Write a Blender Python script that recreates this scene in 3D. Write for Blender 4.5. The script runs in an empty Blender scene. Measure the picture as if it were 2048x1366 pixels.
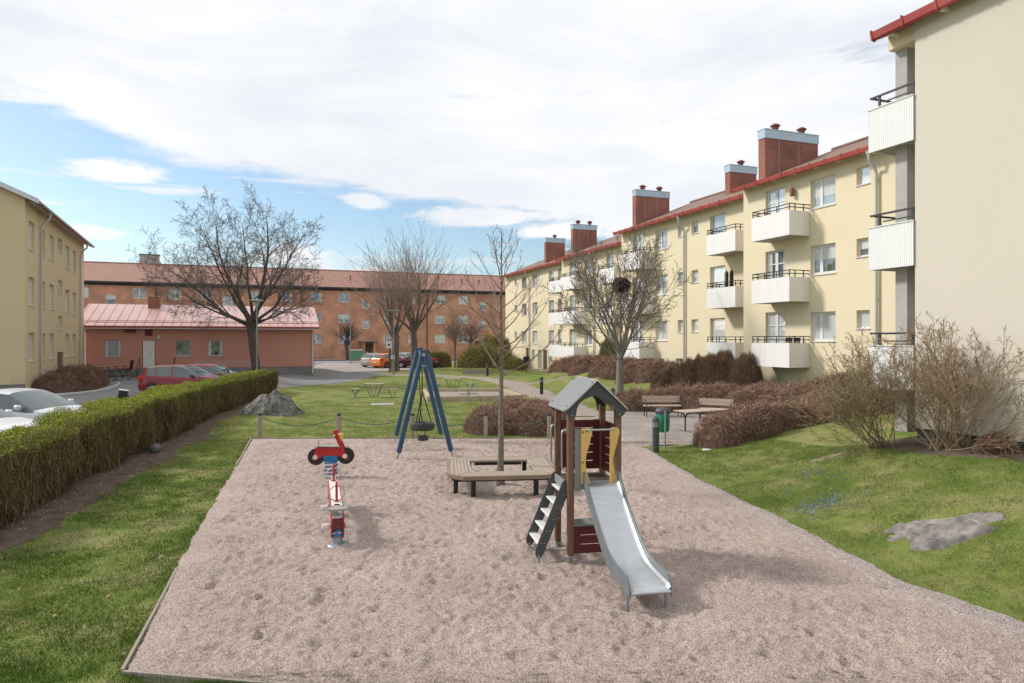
import bpy, math, random
import numpy as np
from mathutils import Vector, Matrix
random.seed(7); rng = np.random.default_rng(11)
SC = bpy.context.scene; COL = SC.collection
R = math.radians; PI = math.pi
# ------------------------------------------------------------------ camera
CZ = 3.1; F = 1365.33
cam_d = bpy.data.cameras.new('camera'); cam = bpy.data.objects.new('camera', cam_d); COL.objects.link(cam)
cam.location = (0, 0, CZ); cam.rotation_euler = (R(90), 0, 0)
cam_d.lens = 24.0; cam_d.sensor_width = 36.0; cam_d.shift_y = -0.002
cam_d.clip_start = 0.1; cam_d.clip_end = 5000
SC.camera = cam
SC.view_settings.view_transform = 'Standard'; SC.view_settings.look = 'None'
SC.view_settings.gamma = 1.0; SC.view_settings.exposure = 0.75
SC.view_settings.use_curve_mapping = False
# ------------------------------------------------------------------ sun + sky
SUN_EL = 38.0
SUN_AZ = -74.0          # degrees from +Y (view direction) towards +X: light comes from the left, a little ahead
sd = Vector((math.sin(R(SUN_AZ)) * math.cos(R(SUN_EL)), math.cos(R(SUN_AZ)) * math.cos(R(SUN_EL)), math.sin(R(SUN_EL))))
sl = bpy.data.lights.new('sun', 'SUN'); so = bpy.data.objects.new('sun', sl); COL.objects.link(so)
so.rotation_euler = sd.to_track_quat('Z', 'Y').to_euler(); so.location = (-30, 20, 40)
sl.energy = 1.85; sl.angle = R(7.0); sl.color = (1.0, 0.95, 0.88)
W = bpy.data.worlds.new("World"); SC.world = W; W.use_nodes = True
nt = W.node_tree; N = nt.nodes; L = nt.links
for n in list(N): N.remove(n)
def nd(t, **k):
    n = N.new(t)
    for a, b in k.items(): setattr(n, a, b)
    return n
def wm(op, a, b=None, c=None, clamp=False):
    n = N.new('ShaderNodeMath'); n.operation = op; n.use_clamp = clamp
    for i, v in enumerate((a, b, c)):
        if v is None: continue
        if isinstance(v, (int, float)): n.inputs[i].default_value = v
        else: L.new(v, n.inputs[i])
    return n.outputs[0]
def wmap(v, a, b, c=0.0, d=1.0, smooth=True):
    n = N.new('ShaderNodeMapRange'); n.interpolation_type = 'SMOOTHSTEP' if smooth else 'LINEAR'
    L.new(v, n.inputs[0]); n.inputs[1].default_value = a; n.inputs[2].default_value = b
    n.inputs[3].default_value = c; n.inputs[4].default_value = d
    return n.outputs[0]
sky = nd('ShaderNodeTexSky', sky_type='NISHITA', sun_disc=False)
sky.sun_elevation = R(SUN_EL); sky.sun_rotation = R(SUN_AZ); sky.air_density = 1.0; sky.dust_density = 0.8; sky.ozone_density = 1.5
tc = nd('ShaderNodeTexCoord'); sep = nd('ShaderNodeSeparateXYZ'); L.new(tc.outputs['Generated'], sep.inputs[0])
X, Y, Z = sep.outputs
az = wm('MULTIPLY', wm('ARCTAN2', X, Y), 180 / PI)
el = wm('MULTIPLY', wm('ARCSINE', Z), 180 / PI)
def cnoise(sx, sy, scale, detail, rough, off=0.0, dist=0.0):
    cb = nd('ShaderNodeCombineXYZ'); L.new(wm('MULTIPLY', az, sx), cb.inputs[0]); L.new(wm('MULTIPLY', el, sy), cb.inputs[1]); cb.inputs[2].default_value = off
    nn = nd('ShaderNodeTexNoise'); L.new(cb.outputs[0], nn.inputs['Vector']); nn.inputs['Scale'].default_value = scale
    nn.inputs['Detail'].default_value = detail; nn.inputs['Roughness'].default_value = rough; nn.inputs['Distortion'].default_value = dist
    return nn.outputs[0]
fc = nd('ShaderNodeFloatCurve')
cv = fc.mapping.curves[0]
pts = [(-180, 16), (-60, 17.5), (-36.9, 15.8), (-32.6, 14.4), (-26.9, 12.9), (-21.7, 12.0), (-15.3, 11.3), (-9.3, 11.2), (-3.1, 10.4), (5.3, 8.9), (9.4, 7.0), (19, 3.5), (38, 0), (180, 0)]
P01 = [((a + 180) / 360, b / 20) for a, b in pts]
cv.points[0].location = P01[0]; cv.points[1].location = P01[-1]
for p in P01[1:-1]: cv.points.new(*p)
for p in cv.points: p.handle_type = 'VECTOR'
fc.mapping.update(); L.new(wmap(az, -180, 180, 0, 1, False), fc.inputs['Value'])
edge = wm('MULTIPLY', fc.outputs[0], 20.0)
n1 = cnoise(0.1, 0.35, 1.0, 8, 0.62, 3.1, 0.3)
d = wm('ADD', wm('SUBTRACT', el, edge), wm('MULTIPLY', wm('SUBTRACT', n1, 0.5), 6.5))
m_main = wmap(d, -0.25, 1.3)
n2 = cnoise(0.07, 0.33, 1.0, 7, 0.6, 12.4, 0.2)
holes = wmap(n2, 0.62, 0.78, 0.0, 0.55)      # thin blue-grey places inside the sheet
m_main = wm('MULTIPLY', m_main, wm('SUBTRACT', 1.0, holes))
n3 = cnoise(0.055, 0.55, 1.0, 7, 0.58, 27.7, 0.15)
m_str = wm('MULTIPLY', wm('MULTIPLY', wmap(n3, 0.58, 0.68), 0.8), wmap(el, 4.5, 9.0, 0.15, 1.0))
def puff(a0, e0, ra, re, k=0.75):
    da = wm('DIVIDE', wm('SUBTRACT', az, a0), ra); de = wm('DIVIDE', wm('SUBTRACT', el, e0), re)
    q = wm('ADD', wm('MULTIPLY', da, da), wm('MULTIPLY', de, de))
    return wmap(wm('ADD', wm('SQRT', q), wm('MULTIPLY', wm('SUBTRACT', n4, 0.5), 1.6)), 0.5, 1.05, k, 0.0)
n4 = cnoise(0.3, 0.9, 1.0, 8, 0.62, 41.0, 0.2)
allc = wm('MAXIMUM', m_main, m_str)
for a0, e0, ra, re, k in ((-30.2, 12.0, 4.0, 0.9, 1), (-32, 7.6, 3.0, 0.6, .9), (-17.6, 6.3, 3.8, 1.6, 1), (-11.5, 5.2, 3.4, 1.0, 1), (-12, 11.2, 2.4, .8, .9), (-2, 10.2, 7.5, 0.9, 1), (4.5, 9.0, 5.0, 0.9, 1), (-22, 5.3, 4, .7, .7)):
    allc = wm('MAXIMUM', allc, puff(a0, e0, ra, re, k))
allc = wm('MULTIPLY', allc, wmap(el, -1.0, 0.5))
shade = cnoise(0.05, 0.16, 1.0, 6, 0.55, 60.0, 0.4)
cr = nd('ShaderNodeValToRGB'); L.new(shade, cr.inputs[0])
cr.color_ramp.elements[0].position = 0.36; cr.color_ramp.elements[0].color = (0.815, 0.85, 0.91, 1)
cr.color_ramp.elements[1].position = 0.60; cr.color_ramp.elements[1].color = (0.97, 0.975, 0.985, 1)
CLOUD_K = 6.2; SKY_S = 0.10
def vscale(sock, k):
    n = nd('ShaderNodeVectorMath', operation='SCALE'); L.new(sock, n.inputs[0]); n.inputs['Scale'].default_value = k; return n.outputs[0]
mixc = nd('ShaderNodeMix', data_type='RGBA')
tint = nd('ShaderNodeMix', data_type='RGBA', blend_type='MULTIPLY'); tint.inputs[0].default_value = 1.0
L.new(sky.outputs[0], tint.inputs[6]); tint.inputs[7].default_value = (0.86, 0.90, 0.89, 1)
L.new(allc, mixc.inputs[0]); L.new(tint.outputs[2], mixc.inputs[6]); L.new(vscale(cr.outputs[0], CLOUD_K), mixc.inputs[7])
bg = nd('ShaderNodeBackground'); bg.inputs[1].default_value = SKY_S; L.new(mixc.outputs[2], bg.inputs[0])
wo = nd('ShaderNodeOutputWorld'); L.new(bg.outputs[0], wo.inputs[0])

# ------------------------------------------------------------------ materials
MATS = {}
def mat(name, c, rough=0.7, c2=None, scale=4.0, bump=0.0, bscale=30.0, metal=0.0, spec=None, stretch=(1, 1, 1), detail=5, island=None, c3=None, trans=0.0, coat=0.0):
    """procedural material: c / c2 mixed by noise, optional bump, optional random tint per mesh island"""
    if name in MATS: return MATS[name]
    m = bpy.data.materials.new(name); m.use_nodes = True; t = m.node_tree; b = t.nodes['Principled BSDF']
    b.inputs['Roughness'].default_value = rough; b.inputs['Metallic'].default_value = metal
    if spec is not None: b.inputs['Specular IOR Level'].default_value = spec
    if coat: b.inputs['Coat Weight'].default_value = coat; b.inputs['Coat Roughness'].default_value = 0.05
    c2 = c2 or tuple(x * 0.85 for x in c)
    co = t.nodes.new('ShaderNodeTexCoord'); mp = t.nodes.new('ShaderNodeMapping'); mp.inputs['Scale'].default_value = stretch
    t.links.new(co.outputs['Object'], mp.inputs[0])
    nz = t.nodes.new('ShaderNodeTexNoise'); nz.inputs['Scale'].default_value = scale; nz.inputs['Detail'].default_value = detail; nz.inputs['Roughness'].default_value = 0.6
    t.links.new(mp.outputs[0], nz.inputs['Vector'])
    r = t.nodes.new('ShaderNodeValToRGB'); r.color_ramp.elements[0].position = 0.35; r.color_ramp.elements[1].position = 0.65
    r.color_ramp.elements[0].color = (*c, 1); r.color_ramp.elements[1].color = (*c2, 1)
    if c3: e = r.color_ramp.elements.new(0.85); e.color = (*c3, 1)
    t.links.new(nz.outputs[0], r.inputs[0]); src = r.outputs[0]
    if island:
        g = t.nodes.new('ShaderNodeNewGeometry'); ir = t.nodes.new('ShaderNodeValToRGB')
        k = len(island)
        for i, cc in enumerate(island):
            if i < 2: e = ir.color_ramp.elements[i]; e.position = i / max(1, k - 1)
            else: e = ir.color_ramp.elements.new(i / (k - 1))
        for i, e in enumerate(sorted(ir.color_ramp.elements, key=lambda q: q.position)): e.color = (*island[i], 1)
        t.links.new(g.outputs['Random Per Island'], ir.inputs[0])
        mx = t.nodes.new('ShaderNodeMix'); mx.data_type = 'RGBA'; mx.inputs[0].default_value = 0.6
        t.links.new(src, mx.inputs[6]); t.links.new(ir.outputs[0], mx.inputs[7]); src = mx.outputs[2]
    t.links.new(src, b.inputs['Base Color'])
    if bump:
        bz = t.nodes.new('ShaderNodeTexNoise'); bz.inputs['Scale'].default_value = bscale; bz.inputs['Detail'].default_value = 4
        t.links.new(mp.outputs[0], bz.inputs['Vector'])
        bp = t.nodes.new('ShaderNodeBump'); bp.inputs['Strength'].default_value = bump; bp.inputs['Distance'].default_value = 0.02
        t.links.new(bz.outputs[0], bp.inputs['Height']); t.links.new(bp.outputs[0], b.inputs['Normal'])
    MATS[name] = m; return m
def brickmat(name, c1, c2, mortar, scale, msize=0.015, ax='xz', rough=0.85, bw=0.5, rh=0.25, bump=0.3, rot=0.0, blotch=0.25):
    if name in MATS: return MATS[name]
    m = bpy.data.materials.new(name); m.use_nodes = True; t = m.node_tree; b = t.nodes['Principled BSDF']; b.inputs['Roughness'].default_value = rough
    co = t.nodes.new('ShaderNodeTexCoord'); s = t.nodes.new('ShaderNodeSeparateXYZ'); t.links.new(co.outputs['Object'], s.inputs[0])
    cb = t.nodes.new('ShaderNodeCombineXYZ')
    if ax == 'xz':
        a = t.nodes.new('ShaderNodeMath'); a.operation = 'ADD'; t.links.new(s.outputs[0], a.inputs[0]); t.links.new(s.outputs[1], a.inputs[1])
        t.links.new(a.outputs[0], cb.inputs[0]); t.links.new(s.outputs[2], cb.inputs[1])
    else:
        t.links.new(s.outputs[0], cb.inputs[0]); t.links.new(s.outputs[1], cb.inputs[1])
    mp = t.nodes.new('ShaderNodeMapping'); mp.inputs['Rotation'].default_value = (0, 0, rot); t.links.new(cb.outputs[0], mp.inputs[0])
    br = t.nodes.new('ShaderNodeTexBrick'); t.links.new(mp.outputs[0], br.inputs['Vector'])
    br.inputs['Color1'].default_value = (*c1, 1); br.inputs['Color2'].default_value = (*c2, 1); br.inputs['Mortar'].default_value = (*mortar, 1)
    br.inputs['Scale'].default_value = scale; br.inputs['Mortar Size'].default_value = msize; br.inputs['Brick Width'].default_value = bw; br.inputs['Row Height'].default_value = rh
    nz = t.nodes.new('ShaderNodeTexNoise'); nz.inputs['Scale'].default_value = 0.7; nz.inputs['Detail'].default_value = 6; t.links.new(co.outputs['Object'], nz.inputs['Vector'])
    mr = t.nodes.new('ShaderNodeMapRange'); t.links.new(nz.outputs[0], mr.inputs[0]); mr.inputs[1].default_value = 0.3; mr.inputs[2].default_value = 0.7; mr.inputs[3].default_value = 1 - blotch; mr.inputs[4].default_value = 1 + blotch
    vm = t.nodes.new('ShaderNodeVectorMath'); vm.operation = 'SCALE'; t.links.new(br.outputs[0], vm.inputs[0]); t.links.new(mr.outputs[0], vm.inputs['Scale'])
    t.links.new(vm.outputs[0], b.inputs['Base Color'])
    bp = t.nodes.new('ShaderNodeBump'); bp.inputs['Strength'].default_value = bump; bp.inputs['Distance'].default_value = 0.01; bp.invert = True
    t.links.new(br.outputs['Fac'], bp.inputs['Height']); t.links.new(bp.outputs[0], b.inputs['Normal'])
    MATS[name] = m; return m
def tilemat(name, c1, c2, moss, period_x=0.22, period_s=0.33):
    """roof tiles: rows down the slope and pan ridges, as bump and slight tone"""
    m = bpy.data.materials.new(name); m.use_nodes = True; t = m.node_tree; b = t.nodes['Principled BSDF']; b.inputs['Roughness'].default_value = 0.75
    co = t.nodes.new('ShaderNodeTexCoord'); s = t.nodes.new('ShaderNodeSeparateXYZ'); t.links.new(co.outputs['Object'], s.inputs[0])
    def mm(op, a, bb):
        n = t.nodes.new('ShaderNodeMath'); n.operation = op
        for i, v in enumerate((a, bb)):
            if v is None: continue
            if isinstance(v, (int, float)): n.inputs[i].default_value = v
            else: t.links.new(v, n.inputs[i])
        return n.outputs[0]
    sx = mm('ABSOLUTE', mm('SINE', mm('MULTIPLY', s.outputs[0], PI / period_x), None), None)
    sy = mm('FRACT', mm('DIVIDE', s.outputs[2], period_s * 0.4), None)
    h = mm('ADD', mm('MULTIPLY', sx, 0.6), mm('MULTIPLY', sy, 0.6))
    nz = t.nodes.new('ShaderNodeTexNoise'); nz.inputs['Scale'].default_value = 1.3; nz.inputs['Detail'].default_value = 8; nz.inputs['Roughness'].default_value = .7; t.links.new(co.outputs['Object'], nz.inputs['Vector'])
    r = t.nodes.new('ShaderNodeValToRGB'); r.color_ramp.elements[0].position = 0.35; r.color_ramp.elements[1].position = 0.6
    r.color_ramp.elements[0].color = (*c1, 1); r.color_ramp.elements[1].color = (*c2, 1); e = r.color_ramp.elements.new(0.75); e.color = (*moss, 1)
    t.links.new(nz.outputs[0], r.inputs[0])
    vm = t.nodes.new('ShaderNodeVectorMath'); vm.operation = 'SCALE'; t.links.new(r.outputs[0], vm.inputs[0])
    mr = t.nodes.new('ShaderNodeMapRange'); t.links.new(h, mr.inputs[0]); mr.inputs[1].default_value = 0; mr.inputs[2].default_value = 1.2; mr.inputs[3].default_value = 0.7; mr.inputs[4].default_value = 1.12
    t.links.new(mr.outputs[0], vm.inputs['Scale']); t.links.new(vm.outputs[0], b.inputs['Base Color'])
    bp = t.nodes.new('ShaderNodeBump'); bp.inputs['Strength'].default_value = 0.6; bp.inputs['Distance'].default_value = 0.04
    t.links.new(h, bp.inputs['Height']); t.links.new(bp.outputs[0], b.inputs['Normal'])
    MATS[name] = m; return m

# ------------------------------------------------------------------ mesh helpers
class MB:
    def __init__(s): s.v = []; s.f = []; s.mi = []; s.mats = []; s.cur = 0; s.smooth = False
    def use(s, m):
        if m not in s.mats: s.mats.append(m)
        s.cur = s.mats.index(m); return s
    def add(s, vs, fs, M=None):
        o = len(s.v)
        if M is not None: vs = [M @ Vector(p) for p in vs]
        s.v += [tuple(p) for p in vs]; s.f += [tuple(i + o for i in f) for f in fs]; s.mi += [s.cur] * len(fs); return s
    def box(s, a, b, M=None):
        x0, y0, z0 = a; x1, y1, z1 = b
        return s.add([(x0, y0, z0), (x1, y0, z0), (x1, y1, z0), (x0, y1, z0), (x0, y0, z1), (x1, y0, z1), (x1, y1, z1), (x0, y1, z1)],
                     [(0, 3, 2, 1), (4, 5, 6, 7), (0, 1, 5, 4), (1, 2, 6, 5), (2, 3, 7, 6), (3, 0, 4, 7)], M)
    def bbox(s, a, b, r=0.006, M=None):   # box with chamfered edges
        x0, y0, z0 = a; x1, y1, z1 = b; vs = []; idx = {}
        for i, x in enumerate((x0, x1)):
            for j, y in enumerate((y0, y1)):
                for k, z in enumerate((z0, z1)):
                    sx, sy, sz = (1, -1)[i], (1, -1)[j], (1, -1)[k]
                    for ax in range(3):
                        p = [x + sx * r, y + sy * r, z + sz * r]; p[ax] = (x, y, z)[ax]
                        idx[(i, j, k, ax)] = len(vs); vs.append(p)
        fs = []
        for ax in range(3):
            o = [a_ for a_ in range(3) if a_ != ax]
            for q in (0, 1):
                ring = []
                for (u, w) in ((0, 0), (1, 0), (1, 1), (0, 1)):
                    key = [0, 0, 0]; key[ax] = q; key[o[0]] = u; key[o[1]] = w; ring.append(idx[(*key, ax)])
                flip = (q == 1) ^ (ax == 1)
                fs.append(tuple(ring if flip else ring[::-1]))
        for ax in range(3):
            o = [a_ for a_ in range(3) if a_ != ax]
            for u in (0, 1):
                for w in (0, 1):
                    k0 = [0, 0, 0]; k1 = [0, 0, 0]; k0[o[0]] = k1[o[0]] = u; k0[o[1]] = k1[o[1]] = w; k1[ax] = 1
                    fs.append((idx[(*k0, o[0])], idx[(*k1, o[0])], idx[(*k1, o[1])], idx[(*k0, o[1])]))
        for i in (0, 1):
            for j in (0, 1):
                for k in (0, 1): fs.append((idx[(i, j, k, 0)], idx[(i, j, k, 1)], idx[(i, j, k, 2)]))
        return s.add(vs, fs, M)
    def tube(s, pts, rad, n=8, cap=True, M=None):
        pts = [Vector(p) for p in pts]; k = len(pts)
        if not hasattr(rad, '__len__'): rad = [rad] * k
        vs = []; fs = []; up = None
        for i in range(k):
            t = (pts[min(i + 1, k - 1)] - pts[max(i - 1, 0)])
            t = t.normalized() if t.length > 1e-9 else Vector((0, 0, 1))
            if up is None:
                up = Vector((0, 0, 1)) if abs(t.z) < 0.9 else Vector((1, 0, 0))
            a = t.cross(up)
            if a.length < 1e-6: a = t.orthogonal()
            a.normalize(); b = a.cross(t).normalized(); up = b
            for j in range(n):
                an = 2 * PI * j / n; vs.append(pts[i] + (a * math.cos(an) + b * math.sin(an)) * rad[i])
        for i in range(k - 1):
            for j in range(n):
                q = (j + 1) % n; fs.append((i * n + j, i * n + q, (i + 1) * n + q, (i + 1) * n + j))
        if cap: fs.append(tuple(range(n))[::-1]); fs.append(tuple((k - 1) * n + j for j in range(n)))
        return s.add(vs, fs, M)
    def cyl(s, p, r, h, n=16, r2=None, M=None):
        return s.tube([p, (p[0], p[1], p[2] + h)], [r, r if r2 is None else r2], n, True, M)
    def lathe(s, prof, n=16, M=None, c=(0, 0, 0)):
        vs = []; fs = []; k = len(prof)
        for r, z in prof:
            for j in range(n): a = 2 * PI * j / n; vs.append((c[0] + r * math.cos(a), c[1] + r * math.sin(a), c[2] + z))
        for i in range(k - 1):
            for j in range(n): q = (j + 1) % n; fs.append((i * n + j, i * n + q, (i + 1) * n + q, (i + 1) * n + j))
        fs.append(tuple(range(n))[::-1]); fs.append(tuple((k - 1) * n + j for j in range(n)))
        return s.add(vs, fs, M)
    def prism(s, poly, a, b, axis='y', M=None):
        """poly (u, w) extruded along axis from a to b: y -> (u, t, w), x -> (t, u, w), z -> (u, w, t)"""
        def P(u, w, t): return {'y': (u, t, w), 'x': (t, u, w), 'z': (u, w, t)}[axis]
        n = len(poly); vs = [P(u, w, a) for u, w in poly] + [P(u, w, b) for u, w in poly]
        fs = [tuple(range(n)), tuple(range(n, 2 * n))[::-1]] + [(i, n + i, n + (i + 1) % n, (i + 1) % n) for i in range(n)]
        return s.add(vs, fs, M)
    def ring(s, c, R_, r, axis='z', n=24, m=8, M=None, sz=1.0):
        vs = []; fs = []
        for i in range(n):
            a = 2 * PI * i / n
            for j in range(m):
                b = 2 * PI * j / m; q = R_ + r * math.cos(b); w = r * math.sin(b) * sz
                p = {'z': (q * math.cos(a), q * math.sin(a), w), 'y': (q * math.cos(a), w, q * math.sin(a)), 'x': (w, q * math.cos(a), q * math.sin(a))}[axis]
                vs.append((p[0] + c[0], p[1] + c[1], p[2] + c[2]))
        for i in range(n):
            for j in range(m): fs.append((i * m + j, ((i + 1) % n) * m + j, ((i + 1) % n) * m + (j + 1) % m, i * m + (j + 1) % m))
        return s.add(vs, fs, M)
    def build(s, name, m=None, parent=None, smooth=None):
        me = bpy.data.meshes.new(name); me.from_pydata(s.v, [], s.f)
        ms = s.mats if s.mats else [m]
        for q in ms: me.materials.append(q if not isinstance(q, str) else MATS[q])
        if len(ms) > 1: me.polygons.foreach_set('material_index', s.mi)
        import bmesh
        bm = bmesh.new(); bm.from_mesh(me); bmesh.ops.recalc_face_normals(bm, faces=bm.faces); bm.to_mesh(me); bm.free()
        if smooth is not None:
            me.polygons.foreach_set('use_smooth', [True] * len(me.polygons))
            if smooth < 180: me.set_sharp_from_angle(angle=R(smooth))
        o = bpy.data.objects.new(name, me); COL.objects.link(o)
        if parent: o.parent = parent
        return o
def npmesh(name, V, Fc, m, parent=None, smooth=False):
    """V (n,3), Fc (k, 3|4) numpy"""
    me = bpy.data.meshes.new(name); k = Fc.shape[1]
    me.vertices.add(len(V)); me.vertices.foreach_set('co', np.ascontiguousarray(V, dtype=np.float32).ravel())
    me.loops.add(Fc.size); me.loops.foreach_set('vertex_index', np.ascontiguousarray(Fc, dtype=np.int32).ravel())
    me.polygons.add(len(Fc)); me.polygons.foreach_set('loop_start', np.arange(0, Fc.size, k, dtype=np.int32))
    try: me.polygons.foreach_set('loop_total', np.full(len(Fc), k, dtype=np.int32))
    except Exception: pass
    if smooth: me.polygons.foreach_set('use_smooth', [True] * len(Fc))
    me.update(calc_edges=True); me.validate()
    me.materials.append(m); o = bpy.data.objects.new(name, me); COL.objects.link(o)
    if parent: o.parent = parent
    return o
def norm(a): return a / np.maximum(1e-9, np.linalg.norm(a, axis=-1, keepdims=True))
def ribbons(P0, P1, w, tip=0.25):
    """thin tapering blades from P0 to P1: quads"""
    D = P1 - P0; S = norm(np.cross(D, rng.normal(size=D.shape))); w = np.broadcast_to(np.asarray(w).reshape(-1, 1), (len(P0), 1))
    V = np.stack([P0 - S * w, P0 + S * w, P1 + S * w * tip, P1 - S * w * tip], 1).reshape(-1, 3)
    return V, np.arange(len(V), dtype=np.int32).reshape(-1, 4)
def leaves(P, size):
    n = len(P); A = norm(rng.normal(size=(n, 3))); B = norm(np.cross(A, rng.normal(size=(n, 3)))); s = np.broadcast_to(np.asarray(size).reshape(-1, 1), (n, 1))
    V = np.stack([P - A * s, P + B * s * .5, P + A * s, P - B * s * .5], 1).reshape(-1, 3)
    return V, np.arange(len(V), dtype=np.int32).reshape(-1, 4)
def tag(o, label=None, cat=None, group=None, kind=None):
    if label: o['label'] = label
    if cat: o['category'] = cat
    if group: o['group'] = group
    if kind: o['kind'] = kind
    return o
def thing(name, label, cat, loc=(0, 0, 0), rz=0.0, group=None):
    o = bpy.data.objects.new(name, None); COL.objects.link(o); o.location = loc; o.rotation_euler = (0, 0, rz); o.empty_display_size = 0.3
    return tag(o, label, cat, group)
def copy_tree(o, parent=None):
    c = o.copy(); COL.objects.link(c); c.parent = parent
    for ch in list(o.children): copy_tree(ch, c)
    return c
def ratio(px): return (px - 1024) / F
# ------------------------------------------------------------------ terrain
YP = [4.4, 5.2, 7.4, 8.7, 11.7, 14.8, 17.0, 19.6, 20.0, 20.6, 28.0, 28.6, 31, 34, 38, 45, 52, 60, 66]
XP = [6.6, 6.2, 5.56, 4.95, 4.6, 4.07, 3.9, 3.75, 4.2, 8.8, 8.8, 8.0, 5.6, 4.2, 3.4, 2.2, 1.0, 2.0, 2.0]
WR = ([5, 12, 15, 17, 21, 24, 34, 45, 60], [4.4, 4.7, 5.6, 9.0, 8.0, 5.2, 6.0, 5.0, 4.0])
HY = [0, 11, 14.7, 19.8, 23.6, 32.8, 40.5]; HX = [-7.0, -8.26, -9.06, -10.2, -10.97, -12.7, -13.9]     # front foot of the hedge
def sstep(t): t = np.clip(t, 0, 1); return t * t * (3 - 2 * t)
def hz(x, y):
    x = np.asarray(x, float); y = np.asarray(y, float)
    xr = np.interp(y, YP, XP); w = np.interp(y, *WR)
    A = 1.0 - 0.9 * sstep((y - 46) / 14)
    z = A * sstep((x - xr) / w)
    for gx, gy, sx, sy, h in ((4.3, 41, 1.9, 2.0, .45), (2.6, 49, 1.6, 2.6, .45), (6.6, 35.5, 2.2, 2.4, .28), (5.2, 45.5, 1.6, 2, .25), (-9.6, 26.5, 2.2, 2.2, .22), (-2.5, 62, 7, 2.5, .35)):
        q = ((x - gx) / sx) ** 2 + ((y - gy) / sy) ** 2
        z = z + h * np.exp(-q)
    xh = np.interp(y, HY, HX)
    z = z + 0.30 * sstep((xh - 1.0 - x) / 2.5) * sstep((y + 5) / 8)
    z = z + 0.2 * sstep((y - 44) / 20) * (x < 40) * (1 - 0.5 * sstep((-x - 5) / 12))
    return z
def hz1(x, y): return float(hz(x, y))
# paths, as left/right edges over distance
PIT_Y = [4.4, 6.16, 6.33, 10.6, 15, 21.2]; PIT_L = [9.0, -2.48, -3.6, -4.97, -6.25, -8.1]
PATH_Y = [26.5, 30, 34, 38, 42, 46, 49, 51.5, 53]
PATH_L = [1.6, 1.55, 1.05, 0.45, -0.3, -1.1, -2.2, -4.6, -9.5]; PATH_R = [4.6, 3.7, 3.0, 2.2, 1.4, .75, .5, .35, .2]
# a foot path from the asphalt to the plaza: centre line
PATH_C = [(-13.5, 57.5, 1.7), (-10, 57.2, 1.7), (-6.5, 56.2, 1.6), (-3.2, 54.0, 1.6), (-1.0, 50.5, 1.8), (0.2, 46, 1.8), (1.1, 41, 1.7), (1.9, 36.5, 1.6), (2.6, 32, 1.6), (3.1, 27.5, 1.7)]
PATH2_C = [(-16, 66, 1.0), (-9, 65.5, 1.3), (-4, 64.5, 1.2), (-.5, 62, 1.2), (4, 60.5, 1.2)]
PATH3_C = [(0.2, 47.2, .5), (2.2, 46.6, .45), (5.0, 47.5, .4)]
def crom(pts, k=8):
    out = []; n = len(pts)
    for i in range(n - 1):
        p = [np.array(pts[max(0, min(n - 1, i + j))], float) for j in (-1, 0, 1, 2)]
        for q in range(k):
            t = q / k; out.append(0.5 * (2 * p[1] + (p[2] - p[0]) * t + (2 * p[0] - 5 * p[1] + 4 * p[2] - p[3]) * t * t + (3 * p[1] - p[0] - 3 * p[2] + p[3]) * t ** 3))
    out.append(np.array(pts[-1], float)); return np.array(out)
grass_m = mat('grass_ground', (0.125, 0.17, 0.037), 0.95, (0.195, 0.215, 0.065), 0.9, 0.9, 45, c3=(0.25, 0.235, 0.105), detail=9, spec=.1)
_rp = [n for n in grass_m.node_tree.nodes if n.type == 'VALTORGB'][0]; _rp.color_ramp.elements[2].position = .62; _rp.color_ramp.elements[1].position = .52; _rp.color_ramp.elements[0].position = .40
# grading of the ground grid: fine in the courtyard, coarse to the horizon
def axis(fine0, fine1, step, far):
    a = list(np.arange(fine0, fine1 + 1e-6, step)); v = fine1; s = step
    while v < far: s *= 1.25; v += s; a.append(v)
    v = fine0; s = step
    while v > -far: s *= 1.25; v -= s; a.insert(0, v)
    return np.array(a)
gx = axis(-17, 17, 0.25, 2500); gy = axis(3, 66, 0.3, 2500)
GX, GY = np.meshgrid(gx, gy); GZ = hz(GX, GY)
dip = (GX > np.interp(GY, PIT_Y, PIT_L) + .08) & (GX < np.interp(GY, YP, XP) - .2) & (GY > 4.6) & (GY < 20.9)
GZ[dip] -= 0.12
V = np.stack([GX.ravel(), GY.ravel(), GZ.ravel()], 1); nx = len(gx); ny = len(gy)
ii = (np.arange(ny - 1)[:, None] * nx + np.arange(nx - 1)[None, :]).ravel()
tag(npmesh('ground', V, np.stack([ii, ii + 1, ii + nx + 1, ii + nx], 1), grass_m, smooth=True), kind='structure')
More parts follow.
